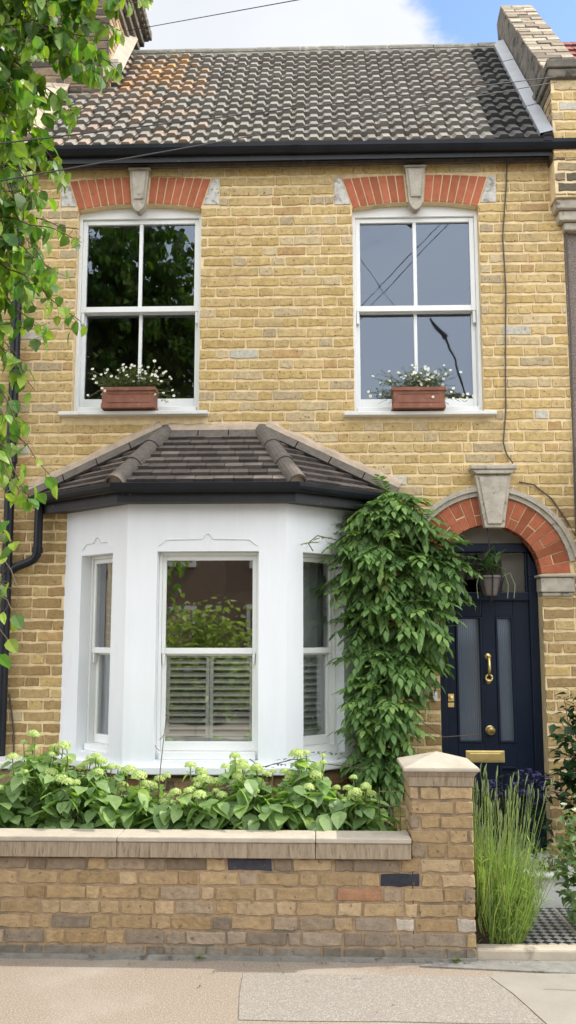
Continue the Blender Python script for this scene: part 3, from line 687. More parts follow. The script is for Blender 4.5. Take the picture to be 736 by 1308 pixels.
abut(pt_(-1.99, 0, zE - .03), pt_(-1.06, 0, zT - .02), 4); abut(pt_(-1.05, 0, zT - .055), pt_(-.41, 0, zT - .055), 3); abut(pt_(-.40, 0, zT - .02), pt_(.53, 0, zE - .03), 4)
# bay gutter, fascia, soffit
gpath = [(-2.0, -.02, zE - .01), (-1.29, -.59, zE - .01), (-.13, -.59, zE - .01), (.54, -.02, zE - .01)]
gs = [(a * .72 - .02, b * .9) for a, b in gp]
gm = MB(); gm.sweep(gs, gpath)
for (pa, pb) in ((0.0, 0.1), (.9, 1.0)):
    for i in range(3):
        P0, P1 = Vector(gpath[i]), Vector(gpath[i + 1])
gm.build('bay_gutter', 'black', BRF)
fs_ = MB(); fs_.sweep([(-.02, -.115), (-.02, .0), (-.045, .0), (-.045, -.115)], gpath); fs_.build('bay_fascia', 'fascia', BRF)
MB().prismz([(-1.955, .0), (-1.275, -.55), (-.145, -.55), (.50, .0)], zE - .118, zE - .10).build('bay_soffit', 'fascia', BRF)

# ---- downpipes on the left
dp = MB(); X0 = -2.165
dp.tube([(-2.2, -.075, 5.26), (-2.2, -.07, 5.05), (-2.18, -.06, 4.9), (X0, -.06, 4.2), (X0 + .01, -.06, 2.2), (X0 + .02, -.06, .35)], .035, 14)
for z in (4.3, 2.95, 2.17, 1.05): dp.tube([(X0 + .008, -.06, z), (X0 + .009, -.06, z + .07)], .043, 14)
DP = dp.build('downpipe', 'black', H, smooth=False)
br2 = MB(); xb = -1.94
br2.tube([(xb, -.075, 2.66), (xb, -.072, 2.35), (xb - .006, -.07, 2.30), (xb - .03, -.068, 2.265), (xb - .07, -.066, 2.245), (xb - .15, -.062, 2.215), (X0 + .01, -.06, 2.17)], .030, 14)
br2.tube([(xb, -.073, 2.35), (xb - .002, -.072, 2.31)], .037, 14); br2.build('branch_pipe', 'black', DP)
MB().tube([(X0 + .05, -.02, 1.35), (X0 + .09, -.015, 1.1), (X0 + .10, -.015, .8)], .006, 6).build('cable', 'greywire', DP)
# thin cable down the facade beside the right upper window, to the door arch
cb_ = MB(); cb_.tube([(1.395, -.02, 5.17), (1.385, -.016, 5.0), (1.345, -.018, 4.6), (1.355, -.016, 4.2), (1.335, -.018, 3.7), (1.325, -.016, 3.3), (1.30, -.018, 3.08), (1.32, -.018, 3.0), (1.36, -.03, 2.93)], .0055, 6)
cb_.tube([(1.40, -.02, 2.80), (1.50, -.02, 2.78), (1.62, -.02, 2.68), (1.72, -.02, 2.52), (1.775, -.02, 2.42), (1.785, -.02, 3.1), (1.80, -.02, 3.9), (1.80, -.02, 4.68)], .006, 6)
cb_.build('facade_cable', 'greywire', H)

# ---- door arch
va = MB(); nv = 21; a0, a1 = R(2), R(178)
for i in range(nv):
    t0 = a0 + (a1 - a0) * (i + .045) / nv; t1 = a0 + (a1 - a0) * (i + .955) / nv
    rings = [(DR, DRO)] if i % 2 == 0 else [(DR, (DR + DRO) / 2 - .012), ((DR + DRO) / 2 - .002, DRO)]
    if i % 4 == 3: rings = [(DR, DR + .07), (DR + .079, DRO)]
    for r0, r1 in rings:
        P = [(DCX + r0 * cos(t0), DCZ + r0 * sin(t0)), (DCX + r1 * cos(t0), DCZ + r1 * sin(t0)), (DCX + r1 * cos(t1), DCZ + r1 * sin(t1)), (DCX + r0 * cos(t1), DCZ + r0 * sin(t1))]
        va.prism(P, -.012 + U(-.0015, .0015), .10, mulc((.36, .115, .06), U(.72, 1.2)))
va.build('door_arch', 'redbrick', H, bevel=.002)
def ring(mb, r0, r1, y0, y1, t0, t1, n=40):
    for i in range(n):
        s0, s1 = t0 + (t1 - t0) * i / n, t0 + (t1 - t0) * (i + 1) / n
        mb.prism([(DCX + r0 * cos(s0), DCZ + r0 * sin(s0)), (DCX + r1 * cos(s0), DCZ + r1 * sin(s0)), (DCX + r1 * cos(s1), DCZ + r1 * sin(s1)), (DCX + r0 * cos(s1), DCZ + r0 * sin(s1))], y0, y1)
rj = MB(); ring(rj, DR + .004, DRO + .002, -.005, .09, 0.0, pi); rj.build('arch_mortar', 'mortar', H)
hm = MB(); ring(hm, DRO + .004, DRO + .036, -.03, .0, R(10), R(172)); ring(hm, DRO + .036, DRO + .068, -.05, .0, R(12), R(170)); hm.build('hood_mould', 'stone', H)
ks = MB(); kx = 1.212
ks.prism([(kx - .067, 2.475), (kx + .067, 2.475), (kx + .125, 2.845), (kx - .125, 2.845)], -.075, .0)
ks.prism([(kx - .048, 2.50), (kx + .048, 2.50), (kx + .100, 2.83), (kx - .100, 2.83)], -.088, -.07)
ks.prism([(kx - .122, 2.846), (kx + .122, 2.846), (kx + .152, 2.875), (kx - .152, 2.875)], -.105, .0); ks.box(kx - .158, kx + .158, -.115, .0, 2.876, 2.905)
ks.build('door_keystone', 'stone', H, bevel=.006)
im = MB()
im.box(1.515, 1.745, -.055, .08, 2.035, 2.135); im.box(1.50, 1.75, -.07, .08, 2.137, 2.155); im.box(1.525, 1.74, -.04, .08, 2.01, 2.034)
im.build('impost', 'stone', H, bevel=.012)
im = MB(); im.box(.62, .845, -.055, .08, 2.035, 2.135); im.box(.61, .86, -.07, .08, 2.137, 2.155); im.box(.625, .835, -.04, .08, 2.01, 2.034)
im.build('impost', 'stone', H, bevel=.012)
# recess head (pale render behind the arch) and the door frame
rh = MB(); pr = [(DCX + (DR + .015) * cos(pi * i / 20), DCZ + (DR + .015) * sin(pi * i / 20)) for i in range(21)]
rh.prism([(DCX + (DR + .015) * cos(R(t)), DCZ + (DR + .015) * sin(R(t))) for t in range(41, 140, 7)], .16, .2); rh.build('lintel_panel', 'net', H)
hl = MB(); hl.box(.70, .74, .225, 2.6, .3, 2.7); hl.box(1.66, 1.70, .225, 2.6, .3, 2.7); hl.box(.74, 1.66, 2.56, 2.6, .3, 2.7); hl.box(.74, 1.66, .225, 2.56, 2.66, 2.7); hl.box(.74, 1.66, .225, 2.56, .28, .3); hl.build('hall_lining', 'room', H)
Yd = .11
fr = MB(); hz = 2.385
def arc_x(z): return sqrt(max(0, DR ** 2 - (z - DCZ) ** 2))
jt = []
fr.box(.829, .885, Yd, Yd + .09, .33, 2.15); fr.box(1.470, 1.531, Yd, Yd + .09, .33, 2.15)
xt_ = arc_x(hz)
for sgn in (-1, 1):
    pts = [(DCX + sgn * (DR - .001) * cos(R(t)), DCZ + (DR - .001) * sin(R(t))) for t in (0, 8, 16, 24, 32, 40)]
    pts.append((DCX + sgn * xt_, hz)); inner = DCX + sgn * .29
    poly = [(inner, 2.15)] + pts + [(inner, hz)]
    if sgn < 0: poly = poly[::-1]
    fr.prism(poly, Yd, Yd + .09)
fr.box(.89, 1.47, Yd + .001, Yd + .088, 2.325, 2.384); fr.box(.885, 1.47, Yd, Yd + .089, 1.985, 2.045)
fr.box(.89, .905, Yd + .02, Yd + .06, 2.045, 2.325); fr.box(1.456, 1.47, Yd + .02, Yd + .06, 2.045, 2.325)
FR_ = fr.build('door_frame', 'navy', H, bevel=.006)
MB().box(.905, 1.456, Yd + .04, Yd + .045, 2.05, 2.325).build('fanlight', 'fanglass', FR_)
fb = MB(); fb.box(1.31, 1.47, Yd + .12, Yd + .13, 1.98, 2.4); fb.build('fanlight_blind', 'room', FR_)
# the door leaf: stiles, rails, two glazed uprights, two lower panels
d = MB(); y0, y1 = Yd + .025, Yd + .07; x0, x1 = .882, 1.473
d.box(x0, x0 + .075, y0, y1, .34, 1.992); d.box(x1 - .115, x1, y0, y1, .34, 1.992)
mxl, mxr = 1.14, 1.235
d.box(mxl, mxr, y0, y1, .34, 1.992)
for a, b in ((x0 + .075, mxl), (mxr, x1 - .115)):
    d.box(a, b, y0, y1, 1.875, 1.992); d.box(a, b, y0, y1, .86, 1.015); d.box(a, b, y0, y1, .34, .44)
    d.box(a, b, y0 + .016, y1, .44, .86)
    # mouldings
    for (za, zb_) in ((1.015, 1.875), (.44, .86)):
        w = .016
        d.box(a, a + w, y0 - .008, y0 + .02, za, zb_); d.box(b - w, b, y0 - .008, y0 + .02, za, zb_); d.box(a + w, b - w, y0 - .008, y0 + .02, za, za + w); d.box(a + w, b - w, y0 - .008, y0 + .02, zb_ - w, zb_)
    d.box(a + .04, b - .04, y0 + .006, y0 + .02, .49, .81)
DOOR = d.build('front_door', 'navy', H, bevel=.004)
for a, b in ((x0 + .088, mxl - .013), (mxr + .013, x1 - .128)):
    MB().box(a, b, y0 + .018, y0 + .024, 1.03, 1.86).build('door_pane', 'doorglass', DOOR)
kc = ((mxl + mxr) / 2 - .01)
kn = MB(); kn.lathe([(.0, -.012), (.019, -.012), (.022, 0)], (kc, y0, 1.60), 18, 'y'); kn.tube([(kc, y0 - .012, 1.60), (kc, y0 - .04, 1.585), (kc, y0 - .045, 1.52), (kc, y0 - .03, 1.47)], [.009, .010, .012, .009], 10)
rgp = [(kc + .022 * cos(2 * pi * i / 20), y0 - .02, 1.455 + .022 * sin(2 * pi * i / 20)) for i in range(21)]; kn.tube(rgp, .007, 8); kn.lathe([(.0, -.01), (.014, -.01), (.018, 0)], (kc, y0, 1.43), 14, 'y')
kn.build('door_knocker', 'brass', DOOR, smooth=True)
kb2 = MB(); kb2.lathe([(.002, -.055), (.022, -.05), (.030, -.036), (.024, -.022), (.010, -.014), (.010, -.006), (.030, -.004), (.032, 0)], (kc, y0, 1.10), 20, 'y'); kb2.build('door_knob', 'brass', DOOR, smooth=True)
lb = MB(); lb.box(1.005, 1.27, y0 - .010, y0, .885, .965); LB = lb.build('letterbox', 'brass', DOOR, bevel=.004)
MB().box(1.03, 1.245, y0 - .017, y0 - .0105, .905, .945).build('letter_flap', 'brass', DOOR, bevel=.003) if False else None
fp = MB(); fp.box(1.032, 1.243, y0 - .018, y0 - .008, .903, .947); fp.box(1.018, 1.257, y0 - .013, y0 - .009, .892, .958); fp.build('letter_flap', 'brass', DOOR, bevel=.003)
lk = MB(); lk.box(.895, .935, y0 - .012, y0, 1.295, 1.345); lk.lathe([(.001, -.03), (.012, -.028), (.014, -.012)], (.915, y0, 1.32), 14, 'y'); lk.box(.895, .935, y0 - .006, y0, 1.255, 1.285); lk.build('door_lock', 'brass', DOOR, bevel=.003)
db = MB(); db.box(.772, .802, -.03, -.004, 1.31, 1.37); db.lathe([(.001, -.036), (.009, -.034), (.010, -.029)], (.787, 0, 1.352), 12, 'y'); db.build('doorbell', 'plastic', H, bevel=.004)

# ------------------------------------------------------------------ neighbour on the right
NR = thing('neighbouring_house', (3.2, 0, PZ), 'pebbledashed neighbouring house at the right edge with red tiles and brick pier', 'house')
MB().box(1.788, 6.5, .0, .22, 2.9, 5.2).build('pebbledash_wall', 'pebble', NR)
w_ = MB(); w_.box(1.788, 6.5, .0, .22, 0, 2.898); w_.build('ground_floor_wall', 'pebble', NR)
pr_ = MB(); pr_.box(1.70, 2.12, -.145, .3, 4.83, 5.80); PIER = pr_.build('party_wall_pier', 'mortar', NR)
pb = MB(); brick_wall(pb, 1.70, 2.12, 5.12, 5.72, -.145, nohole); 
def pal_soot(): return mulc(random.choice([(.20, .155, .10), (.30, .23, .14), (.13, .11, .08)]), U(.8, 1.2))
brick_wall(pb, 1.70, 2.12, 4.84, 5.12, -.145, nohole, pal=pal_soot)
brick_wall(pb, -.26, .145, 5.12, 5.72, 1.70, nohole, pal=pal_soot, fx=lambda x, y, z: (y, -x, z))
pb.build('pier_brickwork', 'brick', PIER)
cp = MB(); cp.box(1.675, 2.15, -.185, .3, 5.725, 5.79); cp.box(1.665, 2.17, -.20, .3, 5.792, 5.86)
for i, (xa, dz_) in enumerate(((1.74, 4.765), (1.80, 4.70))): pass
cp.build('pier_cap', 'parapet', PIER, bevel=.01)
co_ = MB(); co_.box(1.71, 2.12, -.12, .1, 4.755, 4.828); co_.box(1.735, 2.12, -.09, .1, 4.68, 4.753); co_.box(1.775, 2.12, -.06, .1, 4.62, 4.678); co_.build('pier_corbel', 'stone', PIER, bevel=.01)
pw = MB(); hh = .42
def sp(t, o_): p = E0 + sv * (slen * t) + sn * o_; return (p.y, p.z)
pw.prismx([sp(.16, -.05), sp(1.10, -.05), (E1.y + .25, E1.z + .44), (E1.y + .08, E1.z + .48), sp(.16, .30)], 1.702, 1.985)
PW_ = pw.build('party_parapet', 'parapet', NR)
# brick-on-edge top of the parapet
pt2 = MB(); yA, zA = sp(.16, .305); yB, zB = (E1.y + .08, E1.z + .485); nb = 26; dv = Vector((0, yB - yA, zB - zA)); nn = Vector((0, -dv.z, dv.y)).normalized()
for i in range(nb):
    a = Vector((0, yA, zA)) + dv * ((i + .06) / nb); b = Vector((0, yA, zA)) + dv * ((i + .94) / nb); xs = 1.70
    for (xa, xb_) in (((1.70, 1.79), (1.80, 1.985)) if i % 2 else ((1.70, 1.885), (1.895, 1.985))):
        h1 = .015 + U(-.006, .008); c = mulc(random.choice([(.30, .25, .19), (.36, .31, .24), (.22, .185, .14)]), U(.7, 1.2))
        pt2.add([(xa, *(a + nn * h1)[1:]), (xb_, *(a + nn * h1)[1:]), (xb_, *(b + nn * h1)[1:]), (xa, *(b + nn * h1)[1:]), (xa, *a[1:]), (xb_, *a[1:]), (xb_, *b[1:]), (xa, *b[1:])],
                [(0, 1, 2, 3), (4, 5, 1, 0), (5, 6, 2, 1), (7, 4, 0, 3), (6, 7, 3, 2)], c)
pt2.build('parapet_brickwork', 'gbrick', PW_)
# neighbour's red roofs
def redplane(bl, br, tl, tr, rows, w, name, seed):
    m_ = MB(); rn = random.Random(seed); nrm = (br - bl).cross(tl - bl).normalized()
    for r in range(rows):
        a0, b0, a1, b1 = bl.lerp(tl, r / rows), br.lerp(tr, r / rows), bl.lerp(tl, (r + 1) / rows), br.lerp(tr, (r + 1) / rows); L0 = (b0 - a0).length; n_ = max(1, int(L0 / w))
        for i in range(n_):
            P = [a0.lerp(b0, (i + .02) / n_) + nrm * .025, a0.lerp(b0, (i + .98) / n_) + nrm * .025, a1.lerp(b1, (i + .98) / n_) + nrm * .006, a1.lerp(b1, (i + .02) / n_) + nrm * .006, a0.lerp(b0, (i + .02) / n_), a0.lerp(b0, (i + .98) / n_)]
            m_.add([tuple(p) for p in P], [(0, 1, 2, 3), (4, 5, 1, 0)], mulc((.22, .075, .06), rn.uniform(.75, 1.2)))
    return m_.build(name, 'redtile', NR)
NROOF = redplane(Vector((2.1, -.10, 5.32)), Vector((6.5, -.10, 5.32)), Vector((2.1, 1.32, 7.05)), Vector((6.5, 1.32, 7.05)), 16, .17, 'roof', 4)
redplane(Vector((1.80, -.55, 2.55)), Vector((4.6, -.55, 2.55)), Vector((1.86, -.0, 3.12)), Vector((4.4, -.0, 3.12)), 9, .13, 'porch_roof', 5)
MB().prismx([(-.02, 2.50), (-.02, 3.10), (-.54, 2.54), (-.54, 2.50)], 1.845, 4.5).build('porch_roof_frame', 'redtile', NR)
MB().box(1.83, 4.6, -.57, .0, 2.46, 2.50).build('porch_gutter', 'black', NR)
MB().prismx([(1.25, 6.98), (1.40, 6.98), (3.4, 5.2), (3.3, 5.1)], 2.12, 6.5).build('rear_slope', 'redtile', NR)
MB().box(2.5, 4.3, -.5, 0, 0, 2.455).build('bay', 'render', NR)
# neighbour on the left (outside the frame but for its wall's edge)
NL = thing('neighbouring_house', (-4.6, 0, PZ), 'left hand neighbouring brick house, mostly outside the frame behind the street tree', 'house')
MB().box(-7.0, WX0 - .002, .0, .22, 0, 5.2).build('wall', 'mortar', NL)
b_ = MB(); brick_wall(b_, -4.2, WX0 - .01, .2, 5.19, 0, nohole); b_.build('brickwork', 'brick', NL)
a = E0; b = E1; MB().prismx([(a.y, a.z), (b.y, b.z), (b.y + 1.9, 5.3), (b.y + 1.8, 5.2), (b.y, b.z - .1), (a.y, a.z - .1)], -7.0, -2.92).build('roof', 'ridge', NL)

# ------------------------------------------------------------------ front garden wall
GY = -1.352; GX0, GX1, PX0, PX1 = -9.0, .475, .478, .797
GW = thing('garden_wall', (-1.0, GY, PZ), 'low weathered brick front garden wall with pale stone coping and end pier', 'wall')
def gspecial(x, z):
    if abs(x - .46) < .06 and .49 < z < .555: return (.035, .037, .045)
    if abs(x + .02) < .07 and .43 < z < .48: return (.06, .06, .065)
    if abs(x + .36) < .07 and .55 < z < .62: return (.05, .05, .06)
    if z < .19: return mulc((.19, .165, .13), U(.75, 1.2))
    if z > .54 and x < GX1 and random.random() < .7: return mulc((.19, .145, .10), U(.7, 1.25))
    if z < .33 and random.random() < .35: return mulc((.22, .175, .13), U(.8, 1.2))
    if z < .24 and random.random() < .5: return mulc((.26, .205, .15), U(.8, 1.2))
    if .27 < z < .34 and .36 < x < .82: return mulc((.42, .365, .30), U(.75, 1.1)) if random.random() < .85 else None
    return None
mg = MB(); mg.box(GX0, GX1 + .005, GY, GY + .11, -.02, .603); WB = mg.build('wall_core', 'gmortar', GW)
gbk = MB(); brick_wall(gbk, -4.2, PX1, PZ - .01, .603, GY, nohole, course=.0728, pal=palette_garden, SL=.20, HL=.092, jb=.013, jp=.011, proud=.006, rag=.005, special=gspecial, zoff=.022)
gbk.build('wall_brickwork', 'gbrick', GW)
cpg = MB(); 
for xa, xb_ in ((-9, -4.6), (-4.59, -2.7), (-2.69, -1.05), (-1.047, -.02), (-.017, GX1)):
    cpg.prismx([(GY - .045, .708), (GY + .24, .708 + .012), (GY + .24, .60), (GY - .045, .695)][::-1], xa, xb_) if False else None
    cpg.box(xa, xb_, GY - .048, GY + .14, .685, .712)
cpg.build('coping', 'coping', GW, bevel=.006)
cf = MB()
for xa, xb_ in ((-9, -4.6), (-4.59, -2.7), (-2.69, -1.05), (-1.047, -.02), (-.017, GX1 - .002)): cf.box(xa, xb_, GY - .040, GY + .135, .606, .6845)
cf.build('coping_face', 'combed', GW, bevel=.004)
PX0, PX1 = .478, .797
pm = MB(); pm.box(PX0 + .006, PX1 - .004, GY + .001, GY + .31, -.02, .965); pm.build('pier_core', 'gmortar', GW)
pk = MB(); brick_wall(pk, PX0, PX1, .606, .965, GY, nohole, course=.0728, pal=palette_garden, SL=.20, HL=.092, jb=.013, jp=.011, rag=.004, special=gspecial, zoff=.022)
brick_wall(pk, GY + .002, GY + .31, PZ - .01, .965, -(PX1 - .004), nohole, course=.0728, pal=palette_garden, fx=lambda x, y, z: (-y, x, z), zoff=.022)
brick_wall(pk, -(GY + .31), -(GY + .002), .72, .965, (PX0 + .004), nohole, course=.0728, pal=palette_garden, fx=lambda x, y, z: (y, -x, z), zoff=.022)
pk.build('pier_brickwork', 'gbrick', GW)
pc = MB(); cx, cy, hw = (PX0 + PX1) / 2, GY + .155, .19
def frust(mb, z0, w0, z1, w1): mb.add([(cx - w0, cy - w0, z0), (cx + w0, cy - w0, z0), (cx + w0, cy + w0, z0), (cx - w0, cy + w0, z0), (cx - w1, cy - w1, z1), (cx + w1, cy - w1, z1), (cx + w1, cy + w1, z1), (cx - w1, cy + w1, z1)],
    [(0, 3, 2, 1), (4, 5, 6, 7), (0, 1, 5, 4), (1, 2, 6, 5), (2, 3, 7, 6), (3, 0, 4, 7)])
frust(pc, 1.045, .197, 1.062, .197); pc.add([(cx - .197, cy - .197, 1.0625), (cx + .197, cy - .197, 1.0625), (cx + .197, cy + .197, 1.0625), (cx - .197, cy + .197, 1.0625), (cx, cy, 1.125)], [(0, 1, 4), (1, 2, 4), (2, 3, 4), (3, 0, 4), (0, 3, 2, 1)])
pc.build('pier_cap', 'coping', GW, bevel=.004)
pc = MB(); frust(pc, .966, .166, 1.015, .172); frust(pc, 1.0155, .172, 1.0445, .190); pc.build('pier_cap_moulding', 'combed', GW, bevel=.003)
sm = MB(); rr = random.Random(9)
pts = [(GX0, GY)] + [(x / 10, GY) for x in range(-80, 8)] + [(.80, GY)]
low = [(p[0], GY - .012 - rr.uniform(0, .02)) for p in pts][::-1]
sm.prismz(low[::-1] + pts[::-1], PZ, PZ + .022); sm.build('wall_footing', 'granite', GW)
# low side wall at the far left, pale coping
DW = thing('dividing_wall', (-2.3, -.5, .2), 'low dividing wall with pale flat coping behind the hydrangeas at far left', 'wall')
MB().box(-2.7, -1.80, -.34, -.03, .2, .899).build('wall_core', 'gmortar', DW); MB().box(-2.72, -1.785, -.37, -.02, .90, .94).build('coping', 'sill', DW, bevel=.005)

# ------------------------------------------------------------------ plants
def leaf_template(L_, W_, n=3, fold=.25, droop=.25, pt=1.0):
    """leaf along +y, folded along midrib"""
    vs = []; fs = []
    for i in range(n + 1):
        t = i / n; w = W_ * .5 * (sin(pi * min(1, t ** .75)) ** .8 if 0 < t < 1 else 0); y = L_ * t; z = -droop * L_ * t * t
        vs += [(-w, y, z + fold * w), (0, y, z), (w, y, z + fold * w)]
    for i in range(n):
        a = i * 3; fs += [(a, a + 1, a + 4, a + 3), (a + 1, a + 2, a + 5, a + 4)]
    # merge degenerate ends
    return vs, fs
def put(mb, tpl, loc, yaw, pitch, roll, s, col):
    cyw, syw, cp_, sp_, cr_, sr = cos(yaw), sin(yaw), cos(pitch), sin(pitch), cos(roll), sin(roll); vs = []
    for x, y, z in tpl[0]:
        x *= s; y *= s; z *= s
        x, z = x * cr_ + z * sr, -x * sr + z * cr_
        y, z = y * cp_ - z * sp_, y * sp_ + z * cp_
        x, y = x * cyw - y * syw, x * syw + y * cyw
        vs.append((x + loc[0], y + loc[1], z + loc[2]))
    mb.add(vs, tpl[1], col)
BROAD = leaf_template(1, .74, 4, .22, .25); NARROW = leaf_template(1, .36, 3, .3, .2); THIN = leaf_template(1, .1, 3, .1, .3)

# --- street tree whose branches hang into the frame from the left
T_ = thing('street_tree', (-3.0, -2.75, PZ), 'street tree with bright green heart shaped leaves hanging in from the upper left', 'tree')
tk = MB(); rt_ = random.Random(21)
tk.tube([(-3.0, -2.75, PZ), (-2.98, -2.76, 1.4), (-2.93, -2.8, 2.6), (-2.9, -2.85, 3.6), (-2.8, -2.9, 5.0)], [.13, .105, .09, .075, .03], 12); tk.build('trunk', 'bark', T_, smooth=True)
lm = MB(); lf = MB(); tw = MB()
def leafcol():
    r = rt_.random()
    if r < .45: return (.20 * rt_.uniform(.8, 1.2), .31 * rt_.uniform(.85, 1.15), .05)
    if r < .85: return (.09, .18 * rt_.uniform(.8, 1.2), .04)
    return (.26, .36, .05)
def twig(p0, p1, sag, nleaf, ls, rad=.004):
    p0, p1 = Vector(p0), Vector(p1); pts = []
    for i in range(9):
        t = i / 8; p = p0.lerp(p1, t); p.z += sag * 4 * t * (1 - t); pts.append(p + Vector((rt_.uniform(-1, 1), rt_.uniform(-1, 1), rt_.uniform(-1, 1))) * .012)
    tw.tube(pts, [rad * (1 - .7 * i / 8) + .001 for i in range(9)], 5)
    for k in range(nleaf):
        t = rt_.uniform(.08, 1.0); i = min(7, int(t * 8)); p = pts[i].lerp(pts[i + 1], t * 8 - i)
        o_ = Vector((rt_.uniform(-1, 1), rt_.uniform(-1, 1), rt_.uniform(-.9, .3))) * .05; q = p + o_
        tw.tube([p, q], .0012, 3, cap=False)
        put(lf, BROAD, q, rt_.uniform(0, 2 * pi), rt_.uniform(-1.5, -.35), rt_.uniform(-.9, .9), ls * rt_.uniform(.62, 1.15), leafcol())
limbs = [((-2.92, -2.8, 2.7), (-1.55, -2.5, 3.6)), ((-2.9, -2.84, 3.3), (-1.35, -2.45, 4.5)), ((-2.88, -2.86, 3.8), (-1.2, -2.7, 5.2)), ((-2.85, -2.9, 4.4), (-1.9, -2.4, 6.1)), ((-2.85, -2.9, 4.2), (-3.9, -3.2, 5.6)), ((-2.9, -2.85, 3.5), (-3.9, -2.3, 4.3)), ((-2.9, -2.8, 3.0), (-2.6, -3.9, 4.3)), ((-2.8, -2.9, 4.9), (-2.7, -2.8, 6.6))]
for a, b in limbs:
    a, b = Vector(a), Vector(b); lm.tube([a, a.lerp(b, .35) + Vector((0, 0, .12)), a.lerp(b, .7) + Vector((0, 0, .12)), b], [.05, .035, .02, .007], 8)
lm.build('limbs', 'bark', T_, smooth=True)
# placed hanging twigs (start, end, n)
SP = [  # (x0,z0,x1,z1,y,n)
 (-1.6, 4.75, -.80, 4.42, -2.5, 44), (-1.6, 4.65, -.92, 4.25, -2.4, 46), (-1.6, 4.55, -1.0, 4.05, -2.5, 50), (-1.6, 4.6, -.74, 4.55, -2.6, 36), (-1.7, 4.9, -.68, 4.62, -2.5, 30),
 (-1.6, 4.4, -1.10, 3.85, -2.4, 50), (-1.6, 4.2, -1.15, 3.65, -2.5, 46), (-1.55, 4.35, -1.22, 3.5, -2.6, 46), (-1.5, 4.25, -1.28, 3.3, -2.45, 40),
 (-1.55, 3.7, -1.16, 3.62, -2.5, 26), (-1.6, 3.65, -1.02, 3.56, -2.5, 13), (-1.55, 3.6, -.96, 3.44, -2.5, 12), (-1.5, 3.55, -1.05, 3.28, -2.5, 26), (-1.5, 3.45, -.96, 3.10, -2.5, 24), (-1.5, 3.35, -1.12, 3.04, -2.5, 24), (-1.5, 3.6, -1.2, 3.2, -2.35, 30),
 (-1.5, 3.15, -1.18, 2.82, -2.5, 15), (-1.48, 3.05, -1.22, 2.62, -2.5, 16), (-1.48, 2.85, -1.12, 2.44, -2.5, 15), (-1.48, 2.8, -1.18, 2.33, -2.45, 17), (-1.48, 2.65, -1.13, 2.30, -2.5, 12), (-1.48, 2.55, -1.2, 2.12, -2.5, 14), (-1.48, 2.3, -1.19, 1.96, -2.5, 8), (-1.5, 2.15, -1.22, 1.83, -2.5, 8), (-1.5, 2.0, -1.25, 1.70, -2.5, 7),
 (-1.75, 5.0, -1.0, 4.75, -2.6, 46), (-1.7, 5.2, -1.1, 4.95, -2.6, 40),
 (-1.7, 4.7, -1.05, 4.4, -2.75, 60), (-1.7, 4.6, -1.1, 4.2, -2.8, 60), (-1.7, 4.5, -1.15, 4.0, -2.75, 60), (-1.7, 4.3, -1.2, 3.8, -2.8, 55), (-1.7, 4.1, -1.25, 3.6, -2.75, 55), (-1.7, 4.8, -.95, 4.6, -2.75, 50), (-1.7, 4.0, -1.25, 3.4, -2.7, 40), (-1.6, 3.9, -1.2, 3.45, -2.4, 34)]
for i in range(46):
    z = rt_.uniform(3.0, 4.7); e_ = -1.30 + .22 * max(0, z - 3.9) + rt_.uniform(-.16, .06); SP.append((-1.8, z + .15, e_, z - rt_.uniform(.05, .3), -2.5 + rt_.uniform(-.25, .2), 26))
for i in range(14):
    z = rt_.uniform(1.75, 3.0); SP.append((-1.7, z + .15, -1.27 + rt_.uniform(-.12, .05), z - .12, -2.5 + rt_.uniform(-.2, .15), 13))
for i in range(12):
    z = rt_.uniform(4.35, 4.8); SP.append((-1.5, z + .1, -.95 + rt_.uniform(-.15, .08), z - .1, -2.5 + rt_.uniform(-.2, .15), 26))
for x0_, z0_, x1_, z1_, y_, n_ in SP:
    x0_ -= .06; x1_ -= .06
    twig((x0_, y_ + rt_.uniform(-.05, .05), z0_), (x1_, y_ + rt_.uniform(-.15, .15), z1_), .03, int(n_ * 1.5), .076)
# the rest of the crown
for i in range(950):
    u = rt_.uniform(0, 2 * pi); v = rt_.uniform(-.8, 1); rr_ = rt_.random() ** .5; q = sqrt(max(0, 1 - v * v))
    c = Vector((-2.2 + 1.3 * rr_ * q * cos(u), -2.95 + .95 * rr_ * q * sin(u), 4.95 + 1.55 * rr_ * v))
    if c.x > -1.75 - max(0, (4.0 - c.z)) * .4 and c.z < 4.95: continue
    e = c + Vector((rt_.uniform(-.3, .3), rt_.uniform(-.3, .3), rt_.uniform(-.35, -.05)))
    twig(c, e, .02, 20, .095)
tw.build('twigs', 'woody', T_); lf.build('foliage', 'leaf', T_)

